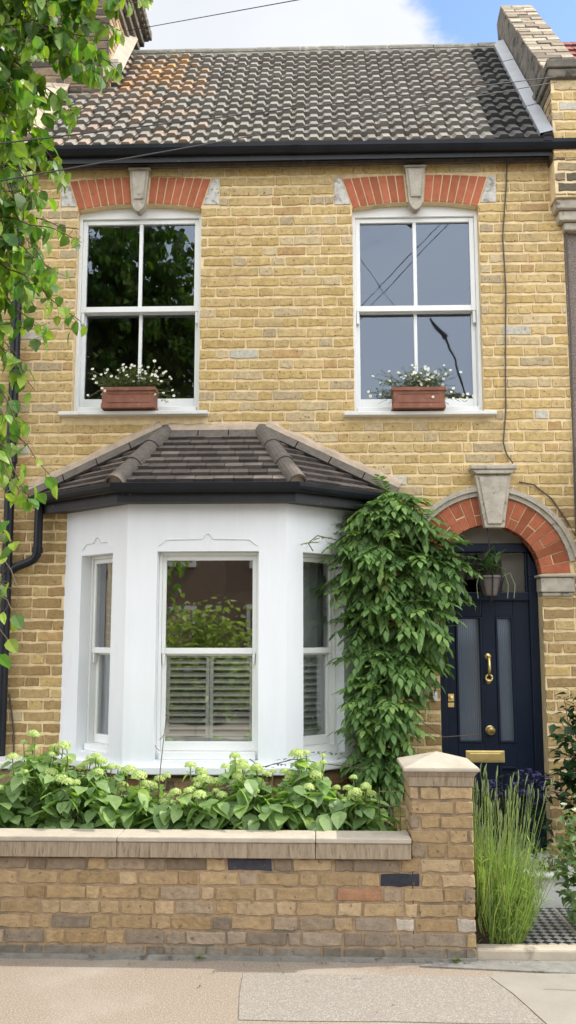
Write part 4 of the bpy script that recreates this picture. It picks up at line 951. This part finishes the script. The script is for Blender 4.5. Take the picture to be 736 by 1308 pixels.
# --- hydrangeas
def floret_head(rad, rn, lime):
    m_ = MB(); n = 62
    for i in range(n):
        ph = i * 2.39996; t = (i + .5) / n; th = t * 1.75; d = Vector((sin(th) * cos(ph), sin(th) * sin(ph), cos(th) * .72)); p = d * rad * rn.uniform(.9, 1.06)
        c = mixc((.30, .42, .12), (.50, .57, .24), rn.random() ** .7); s = rad * .28
        a = d.orthogonal().normalized(); a.rotate(Matrix.Rotation(rn.uniform(0, 6), 3, d)); b = d.cross(a)
        vs = [tuple(p)]; 
        for k in range(8):
            an = k * pi / 4; rr_ = s * (1.0 if k % 2 == 0 else .55); vs.append(tuple(p + (a * cos(an) + b * sin(an)) * rr_ + d * s * .12 * rn.uniform(-1, 1.5)))
        m_.add(vs, [(0, 1 + k, 1 + (k + 1) % 8) for k in range(8)], c)
    return m_
def hydrangea(px, py, w, h, nleaf, nhead, seed, label, tall=()):
    rn = random.Random(seed); z0 = .30; P_ = thing('hydrangea', (px, py, z0), label, 'shrub', 'hydrangeas along the front garden wall')
    st = MB(); lv_ = MB(); heads = []
    for i in range(nhead):
        an = rn.uniform(0, 2 * pi); r_ = rn.random() ** .6; x = px + w * r_ * cos(an); y = py - .04 + .16 * r_ * sin(an); top = z0 + .085 + h * (1 - .22 * r_ * r_) * rn.uniform(.86, 1.10)
        if i < len(tall): x = px + tall[i][0]; top = tall[i][1]; y = py
        pts = [Vector((px + (x - px) * .25, py + (y - py) * .3, z0)), Vector((px + (x - px) * .7, py + (y - py) * .7, z0 + (top - z0) * .5)), Vector((x, y, top))]
        st.tube(pts, [.005, .004, .003], 6); heads.append((x, y, top, (.050 if (seed == 6 and i == 0) else rn.choice((.022, .028, .034, .042))) * rn.uniform(.85, 1.1)))
        for k in range(int(nleaf * 1.3 / nhead)):
            t = rn.uniform(.4, .97); p = pts[0].lerp(pts[1], t * 2) if t < .5 else pts[1].lerp(pts[2], t * 2 - 1)
            yw = rn.uniform(0, 2 * pi); g_ = rn.random()
            c = mixc((.15, .26, .10), (.30, .42, .18), g_ * .8 + .2 * t)
            if rn.random() < .08: c = (.28, .40, .07)
            put(lv_, BROAD, p, yw, rn.uniform(-.7, .35), rn.uniform(-.3, .3), rn.uniform(.075, .125) * (1.05 - .35 * t), c)
    for k in range(int(nleaf * 2.3)):
        x = px + rn.uniform(-w, w) * 1.05; y = py + rn.uniform(-.20, .16); z = z0 + rn.uniform(.45, 1.05) * h * (1 - .22 * abs(x - px) / w)
        put(lv_, BROAD, (x, y, z), rn.uniform(0, 2 * pi), rn.uniform(-.9, .1), rn.uniform(-.4, .4), rn.uniform(.08, .13), mixc((.15, .24, .09), (.28, .39, .16), rn.random()))
    st.build('stems', 'stem', P_); lv_.build('foliage', 'leaf', P_)
    for (x, y, z, r_) in heads:
        m_ = floret_head(r_, rn, True); m_.v = [(a + x, b + y, c + z) for a, b, c in m_.v]; m_.build('flower_head', 'petal', P_)
GP = -.98
hydrangea(-1.62, GP + .1, .20, .75, 130, 14, 1, 'leftmost hydrangea, tall with heads rising above the pale side wall', [(-.05, 1.09), (.13, 1.10)])
hydrangea(-1.30, GP, .24, .66, 170, 19, 2, 'full hydrangea left of the tall bare stem, in front of the left bay facet', [(-.14, 1.10), (-.02, 1.02), (.12, 1.0), (.22, .98)])
hydrangea(-.98, GP + .05, .17, .58, 90, 11, 3, 'small lower hydrangea just around the tall bare stem')
hydrangea(-.70, GP, .19, .58, 130, 16, 4, 'hydrangea just right of the tall bare stem, below the front bay window')
hydrangea(-.40, GP, .20, .64, 150, 18, 5, 'hydrangea below the right half of the front bay window', [(-.06, .98), (.05, 1.0)])
hydrangea(-.06, GP, .19, .66, 130, 14, 6, 'hydrangea with the largest yellow flower head, below the right bay facet', [(.05, 1.0), (-.1, .95)])
hydrangea(.22, GP + .05, .15, .56, 100, 11, 7, 'rightmost hydrangea, next to the brick pier and the wire support')
hydrangea(-1.98, GP, .22, .62, 110, 9, 8, 'hydrangea cut off by the left edge of the frame')
# bare dry stem
ds = MB(); bx, by_ = -.905, -1.02
ds.tube([(bx - .03, by_, .3), (bx, by_, .7), (bx + .012, by_, 1.0), (bx + .04, by_, 1.29)], [.005, .004, .003, .002], 6)
for z, dx, dzz in ((.80, -.11, .10), (.82, .08, .09), (.88, .05, .05), (.86, -.06, .07), (1.16, .03, .03), (1.1, -.02, .03), (.75, .13, .08)): ds.tube([(bx + .005, by_, z), (bx + dx * .6, by_, z + dzz * .4), (bx + dx, by_, z + dzz)], .0018, 5)
ds.lathe([(.001, -.006), (.008, 0), (.001, .007)], (bx + .041, by_, 1.295), 8)
tag(ds.build('dry_flower_stem', 'woody', None, origin=(bx, by_, .3)), 'tall bare branching flower stem standing between the hydrangeas', 'plant')
# wire plant support near the pier
ws = MB(); x0_ = .36
for x in (.34, .40, .455): ws.tube([(x, -1.0, .3), (x, -1.0, .90)], .003, 5)
for z in (.72, .80, .88): ws.tube([(.34, -1.0, z), (.455, -1.0, z)], .0025, 5)
tag(ws.build('plant_support', 'stem', None, origin=(.4, -1.0, .3)), 'thin green wire plant support beside the brick pier', 'plant support')
wd = MB(); rn = random.Random(77); wl = MB()
WD = thing('garden_weed', (.33, -1.03, .3), 'thin upright weed with narrow leaves beside the pier and wire support', 'plant')
for x, h in ((.20, .86), (.33, .80), (.42, .74)):
    wd.tube([(x, -1.03, .3), (x + .01, -1.03, h * .7), (x - .005, -1.03, h + .08)], .003, 5)
    for k in range(10): put(wl, NARROW, (x, -1.03, .45 + (h - .37) * k / 10), rn.uniform(0, 6), rn.uniform(.1, .8), 0, .07, (.10, .17, .05))
wd.build('stems', 'stem', WD); wl.build('leaves', 'dull', WD)

# --- climbing wisteria between bay and door
CL = thing('climbing_wisteria', (.45, -.12, .3), 'dense dark green wisteria climbing the wall between bay window and front door', 'climbing plant')
rc = random.Random(31); cl = MB(); cs = MB()
leaflet = leaf_template(1, .44, 3, .2, .15)
def compound(base, yaw, pitch, L_, col, nl=6):
    d = Vector((cos(pitch) * sin(yaw), -cos(pitch) * cos(yaw), sin(pitch)))   # yaw 0 faces the street
    side = d.cross(Vector((0, 0, 1))).normalized(); pts = []
    for i in range(nl + 1):
        t = (i + .35) / (nl + .35); p = Vector(base) + d * L_ * t + Vector((0, 0, -.20 * L_ * t * t)); pts.append(p)
    az = atan2(-d.x, d.y)
    for i, p in enumerate(pts):
        c = mulc(col, rc.uniform(.85, 1.15)); s = L_ * (.36 if 0 < i < nl else .32); tilt = pitch - .3 * (i / nl) - .05
        if i == nl: put(cl, leaflet, p, az, tilt, 0, s * 1.15, c)
        else:
            for sg in (-1, 1): put(cl, leaflet, p, az + sg * rc.uniform(.75, 1.05), tilt + rc.uniform(-.2, .1), 0, s, c)
# outline of the plant in wall coordinates: z -> (x left, x right)
prof_ = [(.80, .32, .50), (1.0, .29, .54), (1.2, .27, .57), (1.4, .26, .62), (1.6, .26, .74), (1.8, .23, .84), (1.95, .16, .89), (2.1, .13, .93), (2.25, .14, .96), (2.4, .16, .88), (2.52, .20, .78), (2.62, .28, .70), (2.72, .40, .60)]
def edge(z):
    for i in range(len(prof_) - 1):
        a, b = prof_[i], prof_[i + 1]
        if a[0] <= z <= b[0]: t = (z - a[0]) / (b[0] - a[0]); return a[1] + (b[1] - a[1]) * t, a[2] + (b[2] - a[2]) * t
    return None
cnt = 0
for i in range(1050):
    z = .82 + 1.9 * rc.random(); e = edge(z)
    if not e: continue
    x = rc.uniform(e[0] + .05, e[1] - .06); t = (x - e[0]) / (e[1] - e[0]); depth = .10 + .26 * (4 * t * (1 - t)) ** .6
    if rc.random() < .45 and z < 1.35: continue
    lay = rc.random() ** .33; y = -.03 - depth * lay * (.75 + .4 * sin(x * 11 + z * 7) * .5 + .25 * sin(z * 19 + x * 5))
    g_ = rc.random(); c = mixc((.08, .15, .05), (.19, .31, .10), g_)
    if lay > .85 and rc.random() < .2: c = (.24, .36, .11)
    if rc.random() < .008: c = (.26, .22, .07)
    compound((x, y, z), rc.gauss((t - .5) * 2.0, .8), rc.gauss(-.32, .38), rc.uniform(.13, .24), c)
# whips over the door and bay
for i in range(16):
    t = i / 15; compound((.68 + .30 * t, -.20 - .05 * t, 2.34 - .12 * t * t + rc.uniform(-.05, .05)), rc.uniform(-.6, 1.1), rc.uniform(-.3, .3), .12, (.05, .11, .03))
for p in ((.10, -.45, 2.37), (.02, -.46, 2.34)): compound(p, -1.3, .1, .12, (.20, .27, .06))
for x in (.30, .36, .42, .50): cs.tube([(.44 + (x - .4) * .3, -.06, .3), (.43 + (x - .4) * .5, -.08, .8), (x, -.10, 1.3), (x + .03, -.12, 1.9), (x + .02, -.12, 2.5)], [.016, .013, .010, .008, .004], 8)
cs.tube([(.4, -.3, 2.42), (.36, -.36, 2.45), (.42, -.38, 2.40), (.50, -.38, 2.41)], .004, 5)
cs.tube([(.12, -.42, 2.36), (.0, -.48, 2.38), (-.06, -.50, 2.33), (-.03, -.5, 2.28)], .004, 5)
cs.tube([(.55, -.28, 1.30), (.66, -.30, 1.20), (.80, -.28, 1.10), (.95, -.2, 1.10), (1.05, -.1, 1.10)], .003, 5)
for i in range(9):   # low shoot trailing left over the bay sill
    compound((.30 - .07 * i, -.58, .98 + .05 * sin(i * .5)), -1.2 + rc.uniform(-.5, .5), .3, .11, (.05, .10, .035), 3)
cs.tube([(.42, -.12, .8), (.28, -.5, .93), (.05, -.58, .97), (-.15, -.6, 1.0), (-.35, -.6, .95), (-.42, -.6, 1.0)], .003, 5)
cl.build('foliage', 'dull', CL); cs.build('stems', 'woody', CL)

# --- lavender clump beside the path
LV = thing('lavender_clump', (.96, -1.14, .15), 'tall bright green lavender clump with thin upright stalks beside the path', 'plant')
rl = random.Random(8); lb_ = MB(); lt = MB()
for i in range(2300):
    an = rl.uniform(0, 2 * pi); r_ = rl.random() ** .5; wide_ = rl.uniform(.10, .17); bx_ = .945 + wide_ * .9 * r_ * cos(an); by_ = -1.12 + (wide_ - .02) * r_ * sin(an)
    tallk = rl.random() < .085; h = rl.uniform(.45, .86) if tallk else rl.uniform(.10, .50) * (.75 + .4 * rl.random())
    lean = Vector((cos(an) * r_ * .20 + rl.gauss(.0, .08), sin(an) * r_ * .12 + rl.gauss(0, .08), 1)); 
    if not tallk: lean += Vector((cos(an) * .12 * r_ + rl.gauss(0, .11), sin(an) * .2 * r_ + rl.gauss(0, .12), 0))
    lean.normalize(); p0 = Vector((bx_, by_, .15)); p1 = p0 + lean * h * .55 + Vector((rl.gauss(0, .018), rl.gauss(0, .015), 0)); p2 = p0 + lean * h + Vector((rl.uniform(-.02, .04), 0, 0))
    if p2.x < .825: p2.x = .825 + rl.uniform(0, .03); p1.x = max(p1.x, .825)
    w = .0017 if tallk else .0022; sd_ = Vector((cos(an + 1.3), sin(an + 1.3), 0)) * w
    if rl.random() < .5: sd_ = Vector((w, 0, 0))
    c = mixc((.15, .23, .055), (.32, .42, .10), rl.random() * (.35 + .65 * min(1, h / .4)))
    if rl.random() < .07: c = (.30, .25, .14); 
    if tallk: c = mixc(c, (.24, .30, .13), .5)
    lb_.add([tuple(p0 - sd_), tuple(p0 + sd_), tuple(p1 + sd_), tuple(p1 - sd_), tuple(p2 + sd_ * .5), tuple(p2 - sd_ * .5)], [(0, 1, 2, 3), (3, 2, 4, 5)], c)
    if not tallk:
        for k in range(5): t = rl.uniform(.12, 1); put(lb_, THIN, p0.lerp(p2, t), rl.uniform(0, 6), rl.uniform(.2, 1.3), 0, rl.uniform(.03, .065), mulc(c, rl.uniform(.8, 1.1)))
    elif rl.random() < .8:
        q = p2 + Vector((rl.uniform(-.006, .014), 0, .035)); lb_.tube([p2 - lean * .02, (p2 + q) / 2, q], [.0018, .0038, .0014], 5, col=(.24, .29, .15))
lb_.build('stalks', 'dull', LV)

# --- shrubs right of the path
def bush(name, c, rad, nleaf, ls, cols, seed, label, cat, group=None, flowers=None, tpl=NARROW, m_='dull', base=.2):
    rn = random.Random(seed); P_ = thing(name, (c[0], c[1], base), label, cat, group); f = MB(); s = MB(); fl_ = MB()
    for i in range(14):
        an = rn.uniform(0, 6.28); e = Vector((c[0] + rad[0] * .8 * cos(an) * rn.random(), c[1] + rad[1] * .8 * sin(an) * rn.random(), c[2] + rad[2] * rn.uniform(.2, .95)))
        s.tube([Vector((c[0] + rn.uniform(-.04, .04), c[1], base)), Vector((c[0], c[1], base)).lerp(e, .5) + Vector((0, 0, .05)), e], [.007, .005, .002], 6)
    for i in range(nleaf):
        v = Vector((rn.gauss(0, 1), rn.gauss(0, 1), rn.gauss(0, 1))).normalized() * (rn.random() ** .4) * (1 + .18 * sin(7 * rn.random()))
        p = (c[0] + rad[0] * v.x, c[1] + rad[1] * v.y, c[2] + rad[2] * v.z)
        if p[2] < base: continue
        put(f, tpl, p, rn.uniform(0, 6.28), rn.uniform(-.8, .6), rn.uniform(-.6, .6), ls * rn.uniform(.7, 1.2), mixc(cols[0], cols[1], rn.random()))
    s.build('stems', 'woody', P_); f.build('foliage', m_, P_)
    if flowers:
        for (dx, dy, dz_, r_) in flowers:
            q = MB(); o_ = Vector((c[0] + dx, c[1] + dy, c[2] + dz_))
            for ring_ in range(4):
                for k in range(6):
                    put(q, leaf_template(1, .9, 3, .5, -.4), o_, k * pi / 3 + ring_ * .5, .15 + ring_ * .35, 0, r_ * (1 - .17 * ring_), mulc((.66, .68, .58), rn.uniform(.9, 1.05)))
            q.build('flower', 'petal', P_)
    return P_
MIDL = leaf_template(1, .55, 3, .25, .2)
bush('rose_bush', (1.49, -1.0, .50), (.19, .18, .33), 900, .055, ((.09, .16, .06), (.22, .31, .13)), 41, 'white flowering rose bush right of the tiled path, sunlit on top', 'shrub', flowers=[(-.10, -.16, .30, .035), (-.02, -.18, .24, .04), (-.16, -.12, .33, .022), (.04, -.18, .10, .04), (-.06, -.17, .40, .025), (-.14, -.12, -.03, .02)], tpl=MIDL, m_='leaf')
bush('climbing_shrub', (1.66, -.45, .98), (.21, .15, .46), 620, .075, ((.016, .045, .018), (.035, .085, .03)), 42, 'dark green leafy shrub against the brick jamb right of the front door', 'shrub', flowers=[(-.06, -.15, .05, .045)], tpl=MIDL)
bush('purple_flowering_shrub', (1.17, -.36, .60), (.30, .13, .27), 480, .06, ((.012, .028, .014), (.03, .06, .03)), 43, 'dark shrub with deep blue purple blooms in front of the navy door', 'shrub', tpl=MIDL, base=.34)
pb_ = MB(); rn = random.Random(6)
PBS = None
for cxx, czz in ((1.38, .86), (1.22, .80), (1.33, .76), (1.44, .80), (1.08, .80), (1.30, .88)):
    for i in range(42):
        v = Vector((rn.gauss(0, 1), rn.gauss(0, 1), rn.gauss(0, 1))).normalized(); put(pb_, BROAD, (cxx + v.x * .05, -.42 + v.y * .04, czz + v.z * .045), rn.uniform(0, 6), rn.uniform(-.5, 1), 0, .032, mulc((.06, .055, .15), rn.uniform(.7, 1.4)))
par = [o for o in bpy.data.objects if o.name.startswith('purple_flowering_shrub')][0]
pb_.build('blossom', 'petal', par)
bush('leafy_groundcover', (1.40, -.50, .33), (.10, .06, .12), 120, .035, ((.05, .08, .03), (.12, .16, .06)), 44, 'small pale leaved plant on the step in front of the door, behind the lavender', 'plant', tpl=MIDL, base=.2)

# --- window boxes and daisies
def window_box(cx, zb, lab, pl_lab, seed, w=.185, rim=.006):
    y0, y1 = -.115, .025; z0 = zb - .004; h = .150
    b_ = MB(); t = .012
    for (xa, xb_, ya, yb) in ((cx - w, cx + w, y0, y0 + t), (cx - w, cx + w, y1 - t, y1), (cx - w, cx - w + t, y0 + t, y1 - t), (cx + w - t, cx + w, y0 + t, y1 - t)): b_.box(xa, xb_, ya, yb, z0, z0 + h)
    b_.box(cx - w + t, cx + w - t, y0 + t, y1 - t, z0, z0 + .02)
    for zr, e in ((z0 + h - .026, .010), (z0 + .0, .005)):
        b_.box(cx - w - e, cx + w + e, y0 - e, y0 + .002, zr, zr + .026); b_.box(cx - w - e, cx - w + .002, y0 + .002, y1, zr, zr + .026); b_.box(cx + w - .002, cx + w + e, y0 + .002, y1, zr, zr + .026)
    b_.box(cx - w + .035, cx + w - .035, y0 - .004, y0 + .002, z0 + .04, z0 + .046); b_.box(cx - w + .035, cx + w - .035, y0 - .004, y0 + .002, z0 + .10, z0 + .106)
    B_ = thing('window_box', (cx, -.045, z0), lab, 'planter', 'terracotta window boxes'); b_.build('trough', 'terracotta', B_, bevel=.003)
    MB().box(cx - w + t, cx + w - t, y0 + t, y1 - t, z0 + .021, z0 + .125).build('soil', 'soil', B_)
    rn = random.Random(seed); P_ = thing('daisy_plant', (cx, -.045, z0 + .125), pl_lab, 'plant', 'daisies in the window boxes')
    fo = MB(); st = MB(); pe = MB(); ct = MB(); spots = []
    for i in range(150):
        an = rn.gauss(0, .95); L_ = rn.uniform(.06, .20) * (1.15 if abs(an) > .7 else 1); bx_ = cx + rn.uniform(-.14, .14); p0 = Vector((bx_, -.045 + rn.uniform(-.03, .03), z0 + .125))
        e = p0 + Vector((sin(an) * L_ * 1.25, rn.uniform(-.09, .03), abs(cos(an)) * L_ - (.08 if abs(an) > 1.2 else 0)))
        m = p0.lerp(e, .5) + Vector((0, 0, .03)); st.tube([p0, m, e], .0013, 4, cap=False)
        for k in range(9): t_ = rn.random(); put(fo, NARROW, (p0.lerp(m, t_) if rn.random() < .45 else m.lerp(e, t_)), rn.uniform(0, 6.28), rn.uniform(-.4, .8), 0, rn.uniform(.016, .032), mixc((.07, .11, .04), (.17, .21, .09), rn.random()))
        if i % 2 == 0 or i < 14: spots.append(e)
    for e in spots[:78]:
        e = e + Vector((0, -.012, .012)); nd = Vector((rn.uniform(-.4, .4), -1, rn.uniform(-.1, .9))).normalized(); a = nd.orthogonal().normalized(); b2 = nd.cross(a); r_ = rn.uniform(.0085, .013)
        vs = [tuple(e)]; 
        for k in range(16): an = k * pi / 8; rr_ = r_ * (1 if k % 2 else .8); vs.append(tuple(e + (a * cos(an) + b2 * sin(an)) * rr_))
        pe = MB(); pe.add(vs, [(0, 1 + k, 1 + (k + 1) % 16) for k in range(16)], (.80, .79, .74))
        vs = [tuple(e + nd * .003)] + [tuple(e + nd * .0015 + (a * cos(k * pi / 3) + b2 * sin(k * pi / 3)) * r_ * .3) for k in range(6)]
        ct = MB(); ct.add(vs, [(0, 1 + k, 1 + (k + 1) % 6) for k in range(6)], (.62, .45, .06)); FL_ = pe.build('flower', 'petal', P_); ct.build('flower_centre', 'petal', FL_)
    st.build('stems', 'stem', P_); fo.build('foliage', 'dull', P_)
window_box(-1.292 - .035, 3.33, 'terracotta window box on the left upper sill, before the glass reflecting the tree', 'white daisies growing in the left window box, before the tree reflection', 51)
window_box(.710 - .0, 3.312, 'terracotta window box on the right upper sill, before the glass reflecting the sky', 'denser white daisies growing in the right window box, before the sky reflection', 52, .178)

# --- hanging basket in the door arch
HB = thing('hanging_basket', (1.165, -.10, 2.44), 'grey hanging pot on a chain under the door arch', 'hanging basket')
hb = MB(); hb.lathe([(.001, 0), (.045, 0), (.052, .012), (.078, .115), (.088, .12), (.088, .135), (.078, .135), (.07, .12), (.04, .02)], (1.165, -.10, 2.01), 20); hb.build('pot', 'darkbox', HB, smooth=False)
rb = MB()
for k in range(8):
    a = k * pi / 4; rb.tube([(1.165 + .055 * cos(a), -.10 + .055 * sin(a), 2.005), (1.165 + .075 * cos(a), -.10 + .075 * sin(a), 2.07), (1.165 + .094 * cos(a), -.10 + .094 * sin(a), 2.15)], .0045, 6)
    if k % 2 == 0: rb.tube([(1.165 + .09 * cos(a), -.10 + .09 * sin(a), 2.15), (1.165, -.10, 2.34)], .002, 4)
rb.tube([(1.165, -.10, 2.0), (1.165, -.10, 1.965)], [.02, .004], 8); rb.tube([(1.165, -.10, 2.34), (1.168, -.08, 2.42), (1.17, -.02, 2.49)], .005, 6)
rb.build('hanger', 'wire', HB)
hp_ = MB(); rn = random.Random(3); HP = thing('basket_plant', (1.165, -.10, 2.13), 'straggly green plant growing from the hanging pot under the arch', 'plant')
for i in range(60): 
    a = rn.uniform(0, 6.28); put(hp_, THIN if i % 2 else NARROW, (1.165 + .05 * cos(a), -.10 + .05 * sin(a), 2.14 + rn.uniform(0, .12)), rn.uniform(0, 6.28), rn.uniform(-.3, 1.2), 0, rn.uniform(.05, .13), mixc((.03, .07, .025), (.09, .15, .05), rn.random()))
for dx in (.07, -.07, .10): hp_.tube([(1.165 + dx * .6, -.14, 2.13), (1.165 + dx * 1.2, -.17, 2.16), (1.165 + dx * 1.5, -.17, 2.08), (1.165 + dx * 1.4, -.17, 1.99)], .003, 5, col=(.28, .30, .20))
hp_.build('foliage', 'dull', HP)

# ------------------------------------------------------------------ overhead cables
def cable(p0, p1, sag, r, lab):
    p0, p1 = Vector(p0), Vector(p1); m_ = MB(); m_.tube([p0.lerp(p1, i / 20) - Vector((0, 0, sag * 4 * (i / 20) * (1 - i / 20))) for i in range(21)], r * .5, 6)
    tag(m_.build('overhead_cable', 'wire', None, origin=tuple(p0)), lab, 'cable', 'overhead cables')
cable((1.72, -.22, 5.70), (-1.925, -3.834, 3.031), .0, .006, 'upper of the two thin black cables running across the roof from the party wall pier')
cable((1.72, -.22, 5.66), (-1.898, -3.834, 2.858), .0, .006, 'lower of the two thin black cables running across the roof from the party wall pier')
cable((-1.712, 1.14, 7.126), (0.783, -2.2, 4.977), .0, .006, 'thin cable crossing the sky from the chimney at top left')

# ------------------------------------------------------------------ across the street (seen only in the window glass)
OH = thing('opposite_house', (-3, -15, PZ), 'brick house across the street seen reflected in the bay window glass', 'house')
MB().box(-10, 2.5, -18, -15, 0, 5.2, (.22, .16, .12)).build('wall', 'gbrick', OH)
for x in (-8.5, -6.2, -3.9, -1.6, .7):
    for z in (.9, 3.3):
        w = MB().box(x, x + 1.1, -15.0, -14.93, z, z + 1.5).build('window', 'white', OH); MB().box(x + .08, x + 1.02, -14.928, -14.92, z + .08, z + 1.42).build('pane', 'carglass', w)
MB().prismx([(-14.8, 5.2), (-16.5, 6.6), (-18.2, 5.2)], -10, 2.5).build('roof', 'redtile', OH)
bush('street_hedge', (-2.15, -11.4, 1.15), (1.25, .4, 1.2), 3000, .12, ((.26, .34, .10), (.50, .55, .22)), 61, 'clipped hedge across the street reflected in the bay window', 'hedge', tpl=BROAD, m_='leaf', base=.1)
bush('street_hedge', (1.9, -11.9, 1.1), (1.3, .4, .9), 900, .15, ((.09, .16, .04), (.25, .33, .10)), 62, 'second hedge across the street, further from the tree', 'hedge', tpl=BROAD, m_='leaf', base=.1)
OB = thing('opposite_house', (5.5, -14.5, PZ), 'taller pale house across the street reflected low in the right upper window', 'house')
MB().box(3.2, 9, -18, -14.5, 0, 6.3, (.5, .46, .40)).build('wall', 'gbrick', OB)
MB().prismx([(-14.3, 6.3), (-16.2, 7.9), (-18.2, 6.3)], 3.2, 9).build('roof', 'ridge', OB)
MB().box(4.2, 4.9, -16.5, -15.9, 7.2, 9.0, (.3, .2, .14)).build('chimney', 'gbrick', OB)
SLP = thing('street_lamp', (2.9, -10.0, PZ), 'curved grey street lamp reflected in the right upper window', 'street lamp')
MB().tube([(2.75, -10, .1), (2.75, -10, 6.2), (2.65, -10, 6.9), (2.4, -10, 7.4)], [.028, .022, .018, .016], 10).build('pole', 'greywire', SLP); MB().tube([(2.45, -10, 7.3), (2.1, -10, 7.75)], [.045, .025], 8).build('lamp_head', 'granite', SLP)
CAR = thing('parked_car', (1.35, -8.2, 0), 'dark car parked across the street, reflected in the bay window', 'car')
c_ = MB(); c_.M = Matrix.Translation((1.35, -8.2, 0))
c_.prism([(-2.0, .3), (2.0, .3), (2.05, .75), (1.2, .9), (.55, 1.42), (-1.1, 1.45), (-1.8, .95), (-2.05, .85)], -.85, .85, (.02, .02, .02)); c_.M = None; c_.build('body', 'carpaint', CAR, bevel=.06)
for x in (.1, 2.6):
    for y in (-8.98, -7.5): MB().lathe([(.001, 0), (.33, 0), (.33, .2), (.001, .2)], (x, y, .33), 20, 'y').build('wheel', 'tyre', CAR)
c_ = MB(); c_.M = Matrix.Translation((1.35, -8.2, 0)); c_.prism([(-1.5, .95), (1.0, .95), (.5, 1.36), (-1.05, 1.38)], -.86, .86); c_.M = None; c_.build('side_windows', 'carglass', CAR)

# ------------------------------------------------------------------ small things on the pavement
rn = random.Random(15)
lit = MB()
for i in range(60):
    x = rn.uniform(-1.8, 1.8); y = -1.38 - abs(rn.gauss(0, .12)) if rn.random() < .6 else rn.uniform(-2.1, -1.4)
    put(lit, NARROW, (x, y, PZ + .010), rn.uniform(0, 6.28), rn.uniform(-.05, .1), rn.uniform(-.3, .3), rn.uniform(.012, .028), mulc(rn.choice([(.16, .10, .05), (.22, .17, .08), (.12, .14, .05)]), rn.uniform(.7, 1.2)))
l_ = lit.build('fallen_leaf_litter', 'dull'); l_['kind'] = 'stuff'
for (x, lab) in ((.70, 'tiny green weed growing from the pavement joint at the foot of the brick pier'), (-.62, 'tiny green weed growing at the foot of the garden wall below the bay window')):
    w_ = MB()
    for k in range(16): put(w_, NARROW, (x + rn.uniform(-.02, .02), GY - .03, PZ + .015), rn.uniform(0, 6.28), rn.uniform(.1, 1.2), 0, rn.uniform(.015, .035), (.13, .19, .05))
    tag(w_.build('pavement_weed', 'dull', None, origin=(x, GY - .03, PZ)), lab, 'weed')
jn = MB()
def joint(pts, w=.006):
    for (xa, ya), (xb_, yb_) in zip(pts, pts[1:]):
        d_ = Vector((xb_ - xa, yb_ - ya, 0)).normalized(); n_ = Vector((-d_.y, d_.x, 0)) * w / 2
        jn.add([(xa - n_.x, ya - n_.y, PZ + .0078), (xb_ - n_.x, yb_ - n_.y, PZ + .0078), (xb_ + n_.x, yb_ + n_.y, PZ + .0078), (xa + n_.x, ya + n_.y, PZ + .0078)], [(0, 1, 2, 3)])
#joint([(-.35, -2.075), (-.36, -1.9), (-.37, -1.8), (-.373, -1.55), (-.1, -1.548), (.30, -1.546), (.80, -1.553), (.86, -1.74), (.93, -1.93), (.915, -2.075)], .008)
#joint([(-.35, -2.082), (-.1, -2.085), (.3, -2.079), (.6, -2.084), (.915, -2.08)], .008)
joint([(1.05, -1.7), (1.25, -1.72), (1.32, -1.80), (1.5, -1.82), (1.7, -1.79)], .004)
structure(jn.build('pavement_joint', 'granite'))
